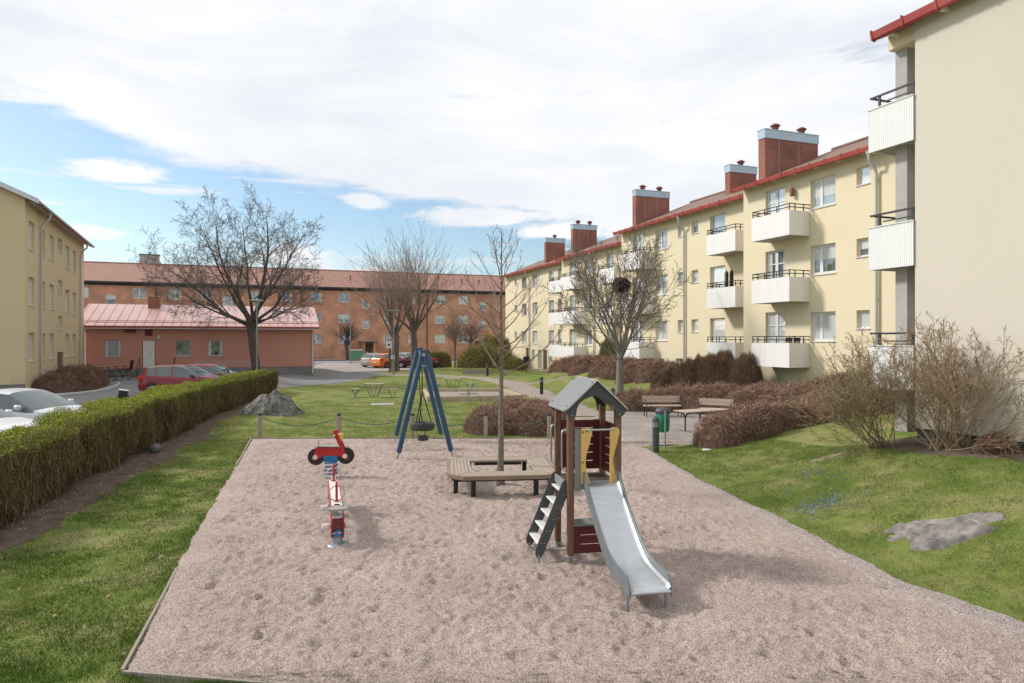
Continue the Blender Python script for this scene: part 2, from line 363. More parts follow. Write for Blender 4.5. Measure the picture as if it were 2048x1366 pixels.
def sheet(name, A, B, nv, dz, m, zf=None, ragged=0.0, rs=6.0, kind='structure', smooth=True, fx=None):
    """ruled sheet between edge polylines A and B ((n,2) arrays), laid dz over the terrain"""
    A = np.array(A, float); B = np.array(B, float); n = len(A); t = np.linspace(0, 1, nv)[None, :, None]
    P = A[:, None, :] * (1 - t) + B[:, None, :] * t
    if ragged:
        D = norm(B - A)
        ja = np.interp(np.arange(n), np.linspace(0, n, int(n / rs) + 2), rng.normal(size=int(n / rs) + 2)) * ragged * .6 + rng.normal(size=n) * ragged * .35
        jb = np.interp(np.arange(n), np.linspace(0, n, int(n / rs) + 2), rng.normal(size=int(n / rs) + 2)) * ragged * .6 + rng.normal(size=n) * ragged * .35
        wt = (1 - t) ** 4; P = P + D[:, None, :] * (ja[:, None, None] * wt + jb[:, None, None] * (t ** 4))
    Zz = hz(P[..., 0], P[..., 1]) + dz
    Zz[:, 0] -= 0.02; Zz[:, -1] -= 0.02
    if zf is not None: Zz = Zz + zf(P[..., 0], P[..., 1])
    Vv = np.concatenate([P, Zz[..., None]], 2).reshape(-1, 3)
    q = (np.arange(n - 1)[:, None] * nv + np.arange(nv - 1)[None, :]).ravel()
    return tag(npmesh(name, Vv, np.stack([q, q + 1, q + nv + 1, q + nv], 1), m, smooth=smooth), kind=kind)
def strip(name, C_, nv, dz, m, **k):
    c = crom(C_, 14); T = np.gradient(c[:, :2], axis=0); Nn = norm(np.stack([-T[:, 1], T[:, 0]], 1)); h = c[:, 2:3] / 2
    return sheet(name, c[:, :2] + Nn * h, c[:, :2] - Nn * h, nv, dz, m, **k)
# --- smooth value noise in numpy for the trodden gravel
def vnoise(x, y, s, seed=0):
    r_ = np.random.default_rng(seed); T = r_.normal(size=(256, 256)); u = x / s + 500; v = y / s + 500
    i = np.floor(u).astype(int); j = np.floor(v).astype(int); fu = u - i; fv = v - j; fu = fu * fu * (3 - 2 * fu); fv = fv * fv * (3 - 2 * fv)
    g = lambda a, b: T[a % 256, b % 256]
    return (g(i, j) * (1 - fu) + g(i + 1, j) * fu) * (1 - fv) + (g(i, j + 1) * (1 - fu) + g(i + 1, j + 1) * fu) * fv
# footprints and scuffed hollows as a height map
HM = np.zeros((900, 1000)); _r = np.random.default_rng(5)
for _k in range(21000):
    cx_, cy_ = _r.uniform(0, 1000), _r.uniform(0, 900); ra = _r.uniform(2.2, 5.6); an = _r.uniform(-.5, .5) + (.0 if _r.random() < .6 else 1.2); as_ = _r.uniform(1.2, 2.3); dp_ = _r.uniform(.007, .026)
    w_ = int(ra * as_ * 1.5) + 1; i0, i1, j0, j1 = int(max(0, cy_ - w_)), int(min(900, cy_ + w_)), int(max(0, cx_ - w_)), int(min(1000, cx_ + w_))
    if i1 <= i0 or j1 <= j0: continue
    JJ, II = np.meshgrid(np.arange(j0, j1) - cx_, np.arange(i0, i1) - cy_); u_ = (JJ * math.cos(an) + II * math.sin(an)) / (ra * as_); v_ = (-JJ * math.sin(an) + II * math.cos(an)) / ra
    q_ = np.sqrt(u_ * u_ + v_ * v_); HM[i0:i1, j0:j1] += -dp_ * np.clip(1 - q_ * q_, 0, 1) ** 1.2 + dp_ * .45 * np.exp(-((q_ - 1.15) / .22) ** 2)
for cx_, cy_, ra, dp_ in ((1.6, 7.45, .42, .05), (-2.52, 19.25, .6, .06), (.25, 9.6, .3, .03), (-2.5, 10.1, .35, .02), (-4.0, 15.2, .5, .025)):
    X_, Y_ = np.meshgrid(-9 + np.arange(1000) * .018, 4.4 + np.arange(900) * .019); q_ = np.hypot(X_ - cx_, Y_ - cy_) / ra; HM += -dp_ * np.exp(-q_ ** 2) + dp_ * .3 * np.exp(-((q_ - 1.5) / .4) ** 2)
def pit_relief(x, y):
    gx_ = np.clip((np.asarray(x) + 9) / .018, 0, 998.9); gy_ = np.clip((np.asarray(y) - 4.4) / .019, 0, 898.9); i = gy_.astype(int); j = gx_.astype(int); fi = gy_ - i; fj = gx_ - j
    h = (HM[i, j] * (1 - fj) + HM[i, j + 1] * fj) * (1 - fi) + (HM[i + 1, j] * (1 - fj) + HM[i + 1, j + 1] * fj) * fi
    a = h + vnoise(x, y, .8, 1) * .012 + vnoise(x, y, .07, 4) * .003 + .022
    e = np.minimum(x - np.interp(y, PIT_Y, PIT_L), np.interp(y, YP, XP) - x); e = np.minimum(e, 21.2 - y)
    return a * np.clip(e / .4, 0.2, 1) * np.clip((np.interp(y, YP, XP) - x) / 1.5, .3, 1)
gravel = mat('gravel', (0.56, 0.445, 0.39), 0.95, (0.45, 0.36, 0.32), .8, 0.0, 60, detail=12, c3=(0.36, 0.30, 0.28), spec=.15)
def gravelize(m, s1=95, s2=210, amt=0.48, bs=1.0):
    t = m.node_tree; b = t.nodes['Principled BSDF']; src = b.inputs['Base Color'].links[0].from_socket
    co = t.nodes.new('ShaderNodeTexCoord')
    vo = t.nodes.new('ShaderNodeTexVoronoi'); vo.inputs['Scale'].default_value = s1; t.links.new(co.outputs['Object'], vo.inputs['Vector'])
    sv = t.nodes.new('ShaderNodeSeparateColor'); t.links.new(vo.outputs['Color'], sv.inputs[0])
    mr = t.nodes.new('ShaderNodeMapRange'); t.links.new(sv.outputs[0], mr.inputs[0]); mr.inputs[3].default_value = 1 - amt; mr.inputs[4].default_value = 1 + amt * .8
    vm = t.nodes.new('ShaderNodeVectorMath'); vm.operation = 'SCALE'; t.links.new(src, vm.inputs[0]); t.links.new(mr.outputs[0], vm.inputs['Scale'])
    t.links.new(vm.outputs[0], b.inputs['Base Color'])
    nz = t.nodes.new('ShaderNodeTexNoise'); nz.inputs['Scale'].default_value = 9; nz.inputs['Detail'].default_value = 10; nz.inputs['Roughness'].default_value = .72; t.links.new(co.outputs['Object'], nz.inputs['Vector'])
    ad = t.nodes.new('ShaderNodeMath'); ad.operation = 'MULTIPLY_ADD'; t.links.new(vo.outputs['Distance'], ad.inputs[0]); ad.inputs[1].default_value = -.22; t.links.new(nz.outputs[0], ad.inputs[2])
    bp = t.nodes.new('ShaderNodeBump'); bp.inputs['Strength'].default_value = bs; bp.inputs['Distance'].default_value = 0.055
    t.links.new(ad.outputs[0], bp.inputs['Height']); t.links.new(bp.outputs[0], b.inputs['Normal'])
gravelize(gravel)
py = 4.6 + 16.6 * np.linspace(0, 1, 430) ** 1.25
sheet('gravel_play_area', np.stack([np.interp(py, PIT_Y, PIT_L), py], 1), np.stack([np.interp(py, YP, XP), py], 1), 330, 0.012, gravel, zf=pit_relief, ragged=0.035)
grey_gravel = mat('grey_gravel', (0.40, 0.345, 0.315), 0.95, (0.335, 0.29, 0.27), 3.0, 0, c3=(.43, .38, .35), spec=.15); gravelize(grey_gravel, 80, 200, .6, .6)
fy = np.arange(4.6, 19.4, 0.08); fxr = np.interp(fy, YP, XP)
sheet('gravel_path_edge', np.stack([fxr - np.interp(fy, [4, 9, 13, 19.5], [.6, 0.3, 0.15, 0.06]) , fy], 1), np.stack([fxr + .06, fy], 1), 10, 0.030, grey_gravel, ragged=0.06, rs=5)
path_m = mat('path_gravel', (0.36, 0.30, 0.26), 0.95, (0.29, 0.24, 0.21), 2.0, .5, 60, spec=.15)
strip('footpath', PATH_C, 8, 0.02, path_m, ragged=0.1)
strip('upper_footpath', PATH2_C, 6, 0.02, path_m, ragged=0.12)
strip('trodden_path', PATH3_C, 5, 0.02, path_m, ragged=0.12)
# behind the play area: gravel runs on to the plaza
by = np.arange(18.9, 27.2, .2)
sheet('gravel_link', np.stack([np.interp(by, [18.9, 21, 27], [1.6, 1.9, 2.3]), by], 1), np.stack([np.interp(by, [18.9, 27], [3.3, 3.6]), by], 1), 6, 0.016, path_m, ragged=.08)
paver = brickmat('paver', (0.33, 0.29, 0.265), (0.28, 0.245, 0.23), (0.13, 0.115, 0.10), 1.0, 0.012, 'xy', 0.9, 0.34, 0.21, 0.4, rot=R(27))
by = np.arange(19.75, 29.3, .25)
sheet('plaza', np.stack([np.interp(by, [19.7, 21, 29], [2.9, 2.95, 3.4]), by], 1), np.stack([np.interp(by, [19.75, 20.35, 20.6, 29.3], [3.8, 5.5, 8.6, 8.6]), by], 1), 24, 0.024, paver)
asph = mat('asphalt', (0.235, 0.23, 0.235), 0.9, (0.20, 0.197, 0.20), 0.5, .35, 120, detail=8, spec=.25)
by = np.concatenate([np.arange(-3, 80, .6), [80, 90]])
ar = np.interp(by, [-3, 11, 23.6, 40.5, 42.3, 45, 49.3, 53, 56, 58.5, 62, 66, 72, 80, 90], [-8.2, -9.9, -12.6, -15.6, -15.4, -14.2, -11.7, -11.3, -11.4, -10.2, -13.6, -16.0, -17.5, -19, -19])
sheet('parking_lot', np.stack([np.interp(by, [-3, 90], [-60, -70]), by], 1), np.stack([ar, by], 1), 40, 0.03, asph, ragged=.1)
bay = mat('bay_gravel', (0.36, 0.31, 0.29), 0.95, (0.30, 0.27, 0.25), 1.0, .5, 60)
sheet('parking_bay', [(-18.5, 61.5), (-19.5, 66), (-20.5, 71), (-21.5, 78)], [(-7.5, 61.5), (-8.5, 66), (-9.0, 71), (-9.5, 78)], 20, 0.045, bay)
# the street in front of the brick building, parallel to it
def off(px_, py_, nx_, ny_, dd): return (px_ + nx_ * dd, py_ + ny_ * dd)
BD = np.array([.9363, .3513]); BN = np.array([.3513, -.9363]); BP = np.array([-22.6, 91.4])
rd = [BP + BD * s for s in np.linspace(-60, 60, 60)]
sheet('street', [p + BN * 11.5 for p in rd], [p + BN * 5.6 for p in rd], 8, 0.06, mat('street_asphalt', (0.30, .295, .30), .9, (.26, .255, .26), .8, .3, 90))
sheet('pavement', [p + BN * 5.5 for p in rd], [p + BN * 3.2 for p in rd], 4, 0.16, mat('pavement', (0.36, .34, .33), .9, (.30, .29, .28), 1.2, .3, 90))
# bare soil along the hedge and by the cream wall
soil = mat('soil', (0.095, 0.068, 0.052), 0.95, (0.16, 0.125, 0.10), 2.2, 1.0, 35, detail=9, c3=(.2, .16, .12), spec=.1)
hy = np.arange(5, 38, .12); hx = np.interp(hy, HY, HX)
sheet('soil', np.stack([hx - 1.2, hy], 1), np.stack([hx + np.interp(hy, [5, 12, 20, 28, 38], [.70, .72, .82, .6, .25]), hy], 1), 14, 0.015, soil, ragged=.28, rs=10)
wy = np.arange(7.5, 15.2, .15); wx = 14.44 - .3765 * wy
sheet('soil_bed', np.stack([wx - np.interp(wy, [7.5, 11, 13, 15.2], [1.0, 1.15, 1.35, .8]), wy], 1), np.stack([wx + .1, wy], 1), 12, 0.015, soil, ragged=.2, rs=9)
sheet('soil_patch', [(6.5, 15.0), (6.7, 15.15), (7.1, 15.25), (7.4, 15.3)], [(6.5, 14.95), (6.8, 14.85), (7.15, 14.85), (7.45, 15.1)], 6, .015, mat('dry_soil', (.27, .2, .14), .95, (.2, .17, .1), 6, .6, 40), ragged=.08)

# ------------------------------------------------------------------ buildings
def yellow(nm, a, b, c3=None): return mat(nm, a, 0.9, b, 0.35, .25, 60, detail=9, c3=c3, spec=.2)
render_y = yellow('yellow_render', (0.785, 0.69, 0.495), (0.765, 0.665, 0.47))
render_l = yellow('left_render', (0.62, 0.505, 0.315), (0.60, 0.485, 0.30))
render_c = mat('cream_render', (0.655, 0.60, 0.515), 0.92, (0.63, 0.575, 0.49), 0.22, .35, 45, detail=10, c3=(0.59, 0.54, 0.46), spec=.2, stretch=(2.5, 2.5, .5))
def wall_dirt(m, z0, z1, col, amt):
    t = m.node_tree; bs = t.nodes['Principled BSDF']; src = bs.inputs['Base Color'].links[0].from_socket; co = t.nodes.new('ShaderNodeTexCoord')
    mp = t.nodes.new('ShaderNodeMapping'); mp.inputs['Scale'].default_value = (2.6, 2.6, .35); t.links.new(co.outputs['Object'], mp.inputs[0])
    nz = t.nodes.new('ShaderNodeTexNoise'); nz.inputs['Scale'].default_value = 1.6; nz.inputs['Detail'].default_value = 9; t.links.new(mp.outputs[0], nz.inputs['Vector'])
    s = t.nodes.new('ShaderNodeSeparateXYZ'); t.links.new(co.outputs['Object'], s.inputs[0])
    r1 = t.nodes.new('ShaderNodeMapRange'); t.links.new(s.outputs[2], r1.inputs[0]); r1.inputs[1].default_value = z0; r1.inputs[2].default_value = z1; r1.inputs[3].default_value = 1; r1.inputs[4].default_value = 0
    r2 = t.nodes.new('ShaderNodeMapRange'); t.links.new(nz.outputs[0], r2.inputs[0]); r2.inputs[1].default_value = .42; r2.inputs[2].default_value = .68
    mu = t.nodes.new('ShaderNodeMath'); mu.operation = 'MULTIPLY'; t.links.new(r1.outputs[0], mu.inputs[0]); t.links.new(r2.outputs[0], mu.inputs[1])
    m2 = t.nodes.new('ShaderNodeMath'); m2.operation = 'MULTIPLY'; t.links.new(mu.outputs[0], m2.inputs[0]); m2.inputs[1].default_value = amt
    mx = t.nodes.new('ShaderNodeMix'); mx.data_type = 'RGBA'; t.links.new(m2.outputs[0], mx.inputs[0]); t.links.new(src, mx.inputs[6]); mx.inputs[7].default_value = (*col, 1); t.links.new(mx.outputs[2], bs.inputs['Base Color'])
wall_dirt(render_c, 1.2, 3.2, (.36, .33, .19), .75); wall_dirt(render_y, .8, 2.6, (.46, .38, .25), .5); wall_dirt(render_l, .8, 2.2, (.42, .35, .22), .5)
render_r = mat('terracotta_render', (0.53, 0.255, 0.20), 0.9, (0.56, 0.28, 0.22), 0.5, .3, 50, detail=8, spec=.2)
plinth_m = mat('plinth_concrete', (0.17, 0.17, 0.17), 0.9, (0.23, 0.225, 0.22), 0.8, .4, 50, detail=9)
white_m = mat('white_paint', (0.74, 0.74, 0.72), 0.5, (0.70, 0.70, 0.68), 2.0)
grey_w = mat('pale_grey_paint', (0.52, 0.53, 0.53), 0.5, (0.47, 0.48, 0.48), 2.0)
zinc = mat('zinc', (0.55, 0.58, 0.60), 0.35, (0.45, 0.48, 0.5), 3.0, metal=.6)
pipe_m = mat('grey_pipe', (0.50, 0.51, 0.50), 0.5, (0.44, 0.45, 0.44), 1.5)
red_m = mat('red_sheet_metal', (0.46, 0.085, 0.07), 0.5, (0.36, 0.055, 0.048), 1.2, detail=8)
glare_red_m = mat('glare_paled_red_roof', (0.62, 0.40, 0.37), 0.27, (0.58, 0.36, 0.33), 0.6, detail=8)  # red sheet roof, its sun glare lightened into the base colour
rail_m = mat('dark_rail', (0.03, 0.032, 0.037), 0.5)
panel_m = mat('balcony_panel', (0.84, 0.83, 0.81), 0.6, (0.79, 0.775, 0.75), 1.4, detail=8, stretch=(3, 3, .5))
conc = mat('concrete', (0.46, 0.45, 0.425), 0.85, (0.37, 0.365, 0.345), 1.6, .3, 30, detail=9)
roof_b = tilemat('brown_tiles', (0.19, 0.115, 0.09), (0.25, 0.155, 0.12), (0.17, 0.14, 0.10))
roof_r = tilemat('red_tiles', (0.33, 0.17, 0.13), (0.40, 0.21, 0.165), (0.26, 0.145, 0.11), .28, .4)
brick_o = brickmat('orange_brick', (0.62, 0.27, 0.15), (0.50, 0.205, 0.115), (0.50, 0.34, 0.25), 1.0, 0.012, 'xz', .9, .25, .075, .3)
brick_c = brickmat('chimney_brick', (0.33, 0.085, 0.05), (0.24, 0.065, 0.042), (0.28, 0.20, 0.17), 1.0, 0.012, 'xz', .9, .25, .085, .3)
green_p = mat('green_plinth', (0.045, 0.115, 0.055), 0.8, (0.03, 0.075, 0.04), 0.9, detail=7)
door_r = mat('dark_red_door', (0.15, 0.04, 0.035), 0.6)
wood_d = mat('varnished_door', (0.17, 0.10, 0.07), 0.5, (0.12, 0.07, 0.05), 3, stretch=(8, 8, 1))
def glass(nm, c, c2, r_=0.04): return mat(nm, c, r_, c2, 1.6, detail=6, spec=1.0, metal=.25)
GL = [glass('glass_dark', (0.10, 0.12, 0.14), (0.24, 0.27, 0.30)), glass('glass_mid', (0.26, 0.32, 0.37), (0.42, 0.47, 0.50)),  # dark and mid panes: brightened bluish-grey base stands in for reflected sky
      glass('glass_curtain', (0.58, 0.60, 0.60), (0.40, 0.44, 0.46)), glass('glass_blind', (0.72, 0.74, 0.74), (0.66, 0.69, 0.70))]
GLB = mat('curtain_cloth', (.62, .62, .59), .35, (.52, .53, .51), 4, spec=.8)
def wall_holes(mb, s0, s1, z0, z1, holes, y=0.0, depth=0.16, reveal=None, mw=None):
    """flat wall in the x-z plane at y with real rectangular openings and their reveals"""
    xs = sorted({s0, s1, *[h[0] for h in holes], *[h[1] for h in holes]}); zs = sorted({z0, z1, *[h[2] for h in holes], *[h[3] for h in holes]})
    ix = {}; vs = []; fs = []
    def vi(i, j):
        if (i, j) not in ix: ix[(i, j)] = len(vs); vs.append((xs[i], y, zs[j]))
        return ix[(i, j)]
    for i in range(len(xs) - 1):
        for j in range(len(zs) - 1):
            cx = (xs[i] + xs[i + 1]) / 2; cz = (zs[j] + zs[j + 1]) / 2
            if any(h[0] < cx < h[1] and h[2] < cz < h[3] for h in holes): continue
            fs.append((vi(i, j), vi(i + 1, j), vi(i + 1, j + 1), vi(i, j + 1)))
    mb.add(vs, fs)
    for a, b, c, d_ in [h[:4] for h in holes]:
        mb.add([(a, y, c), (b, y, c), (b, y, d_), (a, y, d_), (a, y - depth, c), (b, y - depth, c), (b, y - depth, d_), (a, y - depth, d_)],
               [(0, 1, 5, 4), (1, 2, 6, 5), (2, 3, 7, 6), (3, 0, 4, 7)])
def window(par, a, b, c, d_, kind, y=0.0, fr=None, gi=None, depth=0.13):
    """window with frame (the part), panes and sill (sub-parts)"""
    fr = fr or white_m; w = b - a; t = 0.06; yo = y - depth; mb = MB()
    def bars(x0, x1, z0, z1, tt=t, pr=0.0):
        mb.box((x0, yo - .05, z0), (x0 + tt, yo + pr, z1)); mb.box((x1 - tt, yo - .05, z0), (x1, yo + pr, z1))
        mb.box((x0 + tt, yo - .05, z0), (x1 - tt, yo + pr, z0 + tt)); mb.box((x0 + tt, yo - .05, z1 - tt), (x1 - tt, yo + pr, z1))
    bars(a, b, c, d_)
    name = 'window'
    if kind == 'W':                       # one narrow and one wide light
        m_ = b - w * .36; mb.box((m_ - .045, yo - .045, c + t), (m_ + .045, yo + .012, d_ - t))
        bars(a + t, m_ - .045, c + t, d_ - t, .035, .01); bars(m_ + .045, b - t, c + t, d_ - t, .035, .01)
    elif kind == 'V':                     # two equal lights
        m_ = (a + b) / 2; mb.box((m_ - .05, yo - .045, c + t), (m_ + .05, yo + .012, d_ - t)); mb.box((a + t, yo - .04, c + (d_ - c) * .62), (m_ - .05, yo + .005, c + (d_ - c) * .62 + .03))
    elif kind == 'D':                     # balcony door with a side window
        name = 'balcony_door'; m_ = (a + b) / 2
        mb.box((m_ - .06, yo - .045, c + t), (m_ + .06, yo + .012, d_ - t))
        for zz in (c + .85, d_ - .62): mb.box((a + t, yo - .04, zz), (m_ - .06, yo + .008, zz + .05)); mb.box((m_ + .06, yo - .04, zz), (b - t, yo + .008, zz + .05))
        mb.box((a + t, yo - .04, c + t), (m_ - .06, yo + .004, c + .5)); bars(m_ + .06, b - t, c + t, d_ - t, .05, .01)
    f = mb.build(name, fr, par)
    p = MB(); p.box((a + t * .5, yo - .035, c + t * .5), (b - t * .5, yo - .025, d_ - t * .5))
    gi = random.choice((0, 1, 1, 2, 2, 3)) if gi is None else gi
    p.build('pane', GL[gi], f)
    rr_ = random.random(); yp = yo - .0235
    if gi in (0, 1) and rr_ < .38 and kind != 'D':
        q_ = MB(); q_.box((a + t, yp - .001, c + (d_ - c) * random.uniform(.35, .7)), (b - t, yp + .003, d_ - t)); q_.build('blind', GLB, f)
    elif gi in (0, 1) and rr_ < .8:
        cw = (b - a) * random.uniform(.12, .2)
        for xa, xb in ((a + t, a + t + cw), (b - t - cw, b - t)): q_ = MB(); q_.prism([(xa + (xb - xa) * k / 6, yp + .003 * (k % 2)) for k in range(7)] + [(xb, yp - .002), (xa, yp - .002)], c + t, d_ - t, 'z'); q_.build('curtain', GLB, f)
    if gi in (0, 1) and random.random() < .35 and kind in ('W', 'V', 'N', 'P'):
        q_ = MB(); xm = random.uniform(a + .3 * (b - a), b - .3 * (b - a)); q_.prism([(xm - .09, c + t + .02), (xm + .09, c + t + .02), (xm + .14, c + t + .22), (xm + .05, c + t + .36), (xm - .06, c + t + .28), (xm - .13, c + t + .2)], yp - .001, yp + .004, 'y'); q_.build('pot_plant', mat('window_plant', (.05, .09, .03), .6), f)
    if kind != 'D':
        s_ = MB(); s_.box((a - .03, y - .12, c - .035), (b + .03, y + .045, c - .003)); s_.build('sill', fr, f)
    return f
def add_opening(lst, a, b, c, d_, k, gi=None): lst.append((a, b, c, d_, k, gi))
class Bld:
    """building in its own frame: x along the facade, y outwards, z up"""
    def __init__(s, name, label, P, n, cat='apartment block', group=None):
        s.P = np.array(P, float); s.n = np.array(n, float) / np.hypot(*n); s.x = np.array([s.n[1], -s.n[0]])
        s.root = thing(name, label, cat, (P[0], P[1], 0), math.atan2(s.x[1], s.x[0]), group); s.open = []
    def s_px(s, px, out=0.0):
        r_ = ratio(px); q = s.P + s.n * out; return (r_ * q[1] - q[0]) / (s.x[0] - r_ * s.x[1])
    def win(s, px0, px1, z0, z1, kind, gi=None):
        a, b = sorted((s.s_px(px0), s.s_px(px1))); s.open.append((a, b, z0, z1, kind, gi))
def gable_block(B, s0, s1, depth, z0, ze, zr, wall, roof, over=.5, verge=.35, plinth=None, zp=None, fascia=None, gutter=True, side_over=(None, None), thick=.12):
    r_ = B.root; mb = MB()
    zb = zp if zp else z0
    wall_holes(mb, s0, s1, zb, ze, B.open)
    mb.add([(s0, 0, zb), (s0, -depth, zb), (s0, -depth, ze), (s0, -depth / 2, zr - .1), (s0, 0, ze)], [(0, 1, 2, 3, 4)])
    mb.add([(s1, 0, zb), (s1, -depth, zb), (s1, -depth, ze), (s1, -depth / 2, zr - .1), (s1, 0, ze)], [(0, 1, 2, 3, 4)])
    mb.add([(s0, -depth, zb), (s1, -depth, zb), (s1, -depth, ze), (s0, -depth, ze)], [(0, 1, 2, 3)])
    mb.build('wall', wall, r_)
    if zp:
        p = MB(); p.box((s0 + .03, -depth + .03, z0 - .8), (s1 - .03, -.03, zp)); p.build('plinth', plinth, r_)
    v0 = verge if side_over[0] is None else side_over[0]; v1 = verge if side_over[1] is None else side_over[1]
    k = (zr - ze) / (depth / 2); x0 = s0 - v0; x1 = s1 + v1; yo = over; zo = ze - k * over * .55 - .02; q = MB()
    ridge = (-depth / 2, zr + .08); eave = (yo, zo); back = (-depth - over, zo)
    q.prism([eave, ridge, back, (back[0], back[1] - thick), (ridge[0], ridge[1] - thick), (eave[0], eave[1] - thick)], x0, x1, 'x')
    rf = q.build('roof', roof, r_)
    rc = MB(); rc.tube([(x0, ridge[0], ridge[1] + .02), (x1, ridge[0], ridge[1] + .02)], .1, 6); rc.build('ridge_cap', roof, rf)
    if fascia:
        g = MB(); n = max(2, int((x1 - x0) / .75)); st = (x1 - x0) / n
        g.prism([(yo + .01, zo - thick - .01), (yo + .09, zo - thick + .02), (yo + .13, zo + .05), (yo + .02, zo + .03)], x0, x1, 'x')
        for i in range(n + 1): g.prism([(yo + .0, zo - thick - .025), (yo + .105, zo - thick), (yo + .15, zo + .09), (yo + .02, zo + .07)], x0 + i * st - .02, x0 + i * st + .02, 'x')
        g.build('eaves_gutter', fascia, rf)
    return rf, zo
def soffit_beams(B, s0, s1, ze, step, over, m):
    n = int((s1 - s0) / step)
    for i in range(n + 1):
        x = s0 + (s1 - s0) * (i + .5) / (n + 1); mb = MB(); mb.tube([(x, .0, ze - .10), (x, over * .82, ze - .16)], .07, 8); mb.build('rafter_end', m, B.root)
def downpipe(B, x, zt, zb, over, m=None):
    mb = MB(); mb.lathe([(.05, -.25), (.06, -.15), (.11, -.02), (.12, .1)], 10, None, (x, over - .02, zt))
    mb.tube([(x, over - .02, zt - .2), (x, over - .03, zt - .32), (x, .16, zt - .62), (x, .1, zt - .8), (x, .1, zb)], .055, 8)
    for z in np.arange(zb + 1.5, zt - 1, 2.2): mb.tube([(x, .1, z), (x, .1, z + .05)], .068, 8)
    mb.build('downpipe', m or pipe_m, B.root, 40)
def balcony(B, a, b, zt, out=1.08, hpan=1.0, goods=0):
    """concrete balcony: slab, thin parapet panels, dark rail"""
    mb = MB(); zb = zt - hpan
    mb.box((a + .03, .0, zb), (b - .03, out - .03, zb + .14)); sl_ = mb.build('balcony', conc, B.root)
    p = MB(); p.box((a, out - .03, zb - .02), (b, out, zt)); p.box((a, .01, zb - .02), (a + .03, out - .03, zt)); p.box((b - .03, .01, zb - .02), (b, out - .03, zt))
    p.build('panel', panel_m, sl_)
    r_ = MB(); h = .29
    for x in np.linspace(a + .04, b - .04, 4): r_.box((x - .018, out - .06, zt - .02), (x + .018, out - .035, zt + h))
    for y in (.3, .75):
        for x in (a + .03, b - .03): r_.box((x - .015, y - .018, zt - .02), (x + .015, y + .018, zt + h))
    for z in (zt + h - .03, zt + h * .42): r_.box((a, out - .065, z), (b, out - .03, z + .035)); r_.box((a, .0, z), (a + .035, out - .065, z + .035)); r_.box((b - .035, .0, z), (b, out - .065, z + .035))
    r_.build('railing', rail_m, sl_)
def chimney(B, s, y0, ln, w, zt, zb, ncowl=2, odd=False):
    mb = MB(); mb.box((s, y0 - ln, zb), (s + w, y0, zt - .45)); ch = mb.build('chimney', brick_c, B.root)
    c = MB(); c.box((s - .03, y0 - ln - .03, zt - .45), (s + w + .03, y0 + .03, zt - .05)); c.box((s - .05, y0 - ln - .05, zt - .05), (s + w + .05, y0 + .05, zt - .01)); c.build('metal_cap', mat('cap_metal', (0.42, .52, .60), .4, (.36, .46, .54), 2, metal=.3), ch)
    f = MB(); f.box((s - .05, y0 - ln - .04, zb), (s + w + .05, y0 + .06, zb + .22 + .0)); f.build('flashing', red_m, ch)
    for i in range(ncowl):
        y = y0 - ln * (i + .5) / ncowl; k = MB()
        k.lathe([(.13, 0), (.13, .12), (.17, .13), (.17, .18), (.14, .19), (.14, .22), (.24, .24), (.24, .27), (.1, .36), (.02, .38)], 12, None, (s + w / 2, y, zt - .01)); k.build('cowl', mat('cowl_metal', (.25, .07, .06), .6), ch, 35)
    if not odd:
        for t_ in (.25, .62):
            y = y0 - ln * t_; k = MB(); k.tube([(s - .03, y, zt - .5), (s - .03, y, zt - 2.2)], .012, 4); k.build('cable', grey_w, ch)
    return ch
NR = (-.9359, -.3523)
ROW = [2.75 * i for i in range(3)]
def zbot(r_): return r_
# ---- the four staggered yellow blocks (nearest first)
def yblock(label, c, pxR, pxL, zdrop, cols, balcs, pipes, chims, z0, extra=(), doors=(), name='apartment_building'):
    Y0 = c / (ratio(pxR) + .3765); X0 = c - .3765 * Y0
    B = Bld(name, label, (X0, Y0), NR, group='staggered yellow apartment blocks'); L1 = B.s_px(pxL)
    wl = []
    for (p0, p1, k, gis) in cols:
        for i in range(3):
            zz = 2.75 * (2 - i) - zdrop
            za, zb_ = {'W': (3.03, 4.23), 'S': (3.52, 4.22), 'D': (2.06, 4.32), 'N': (3.03, 4.23)}[k]
            B.win(p0, p1, za + zz, zb_ + zz, {'N': 'S'}.get(k, k), gis[i])
    for (p0, p1, za, zb_, k, gi) in extra: B.win(p0, p1, za, zb_, k, gi)
    ze = 10.3 - zdrop
    rf, zo = gable_block(B, 0, L1, 11, z0, ze, 12.55 - zdrop, render_y, roof_b, .5, .12, plinth_m, z0 + .12, red_m, side_over=(.02, .02))
    for (a, b, z_, z1_, k, gi) in B.open:
        if k == 'X':
            mb = MB(); mb.box((a + .02, -.12, z_), (b - .02, -.07, z1_ - .02)); mb.build('door', door_r if gi == 0 else wood_d, B.root)
        else: window(B.root, a, b, z_, z1_, k, gi=gi)
    soffit_beams(B, 0.4, L1 - .4, ze + .02, 1.25, .5, white_m)
    for (p0, p1) in balcs:
        a, b = sorted((B.s_px(p0, 1.08), B.s_px(p1, 1.08)))
        if b > L1 - .05: a, b = L1 - .05 - (b - a), L1 - .05
        for i in range(3): balcony(B, a, b, 2.95 + 2.75 * i - zdrop)
    for p in pipes: downpipe(B, B.s_px(p), zo - .12, z0 - .1, .5)
    for (s_, y0, ln, zt, nc, odd) in chims: chimney(B, L1 - .6 if s_ is None else s_, y0, ln, .45, zt, ze - .1, nc, odd)
    return B, L1
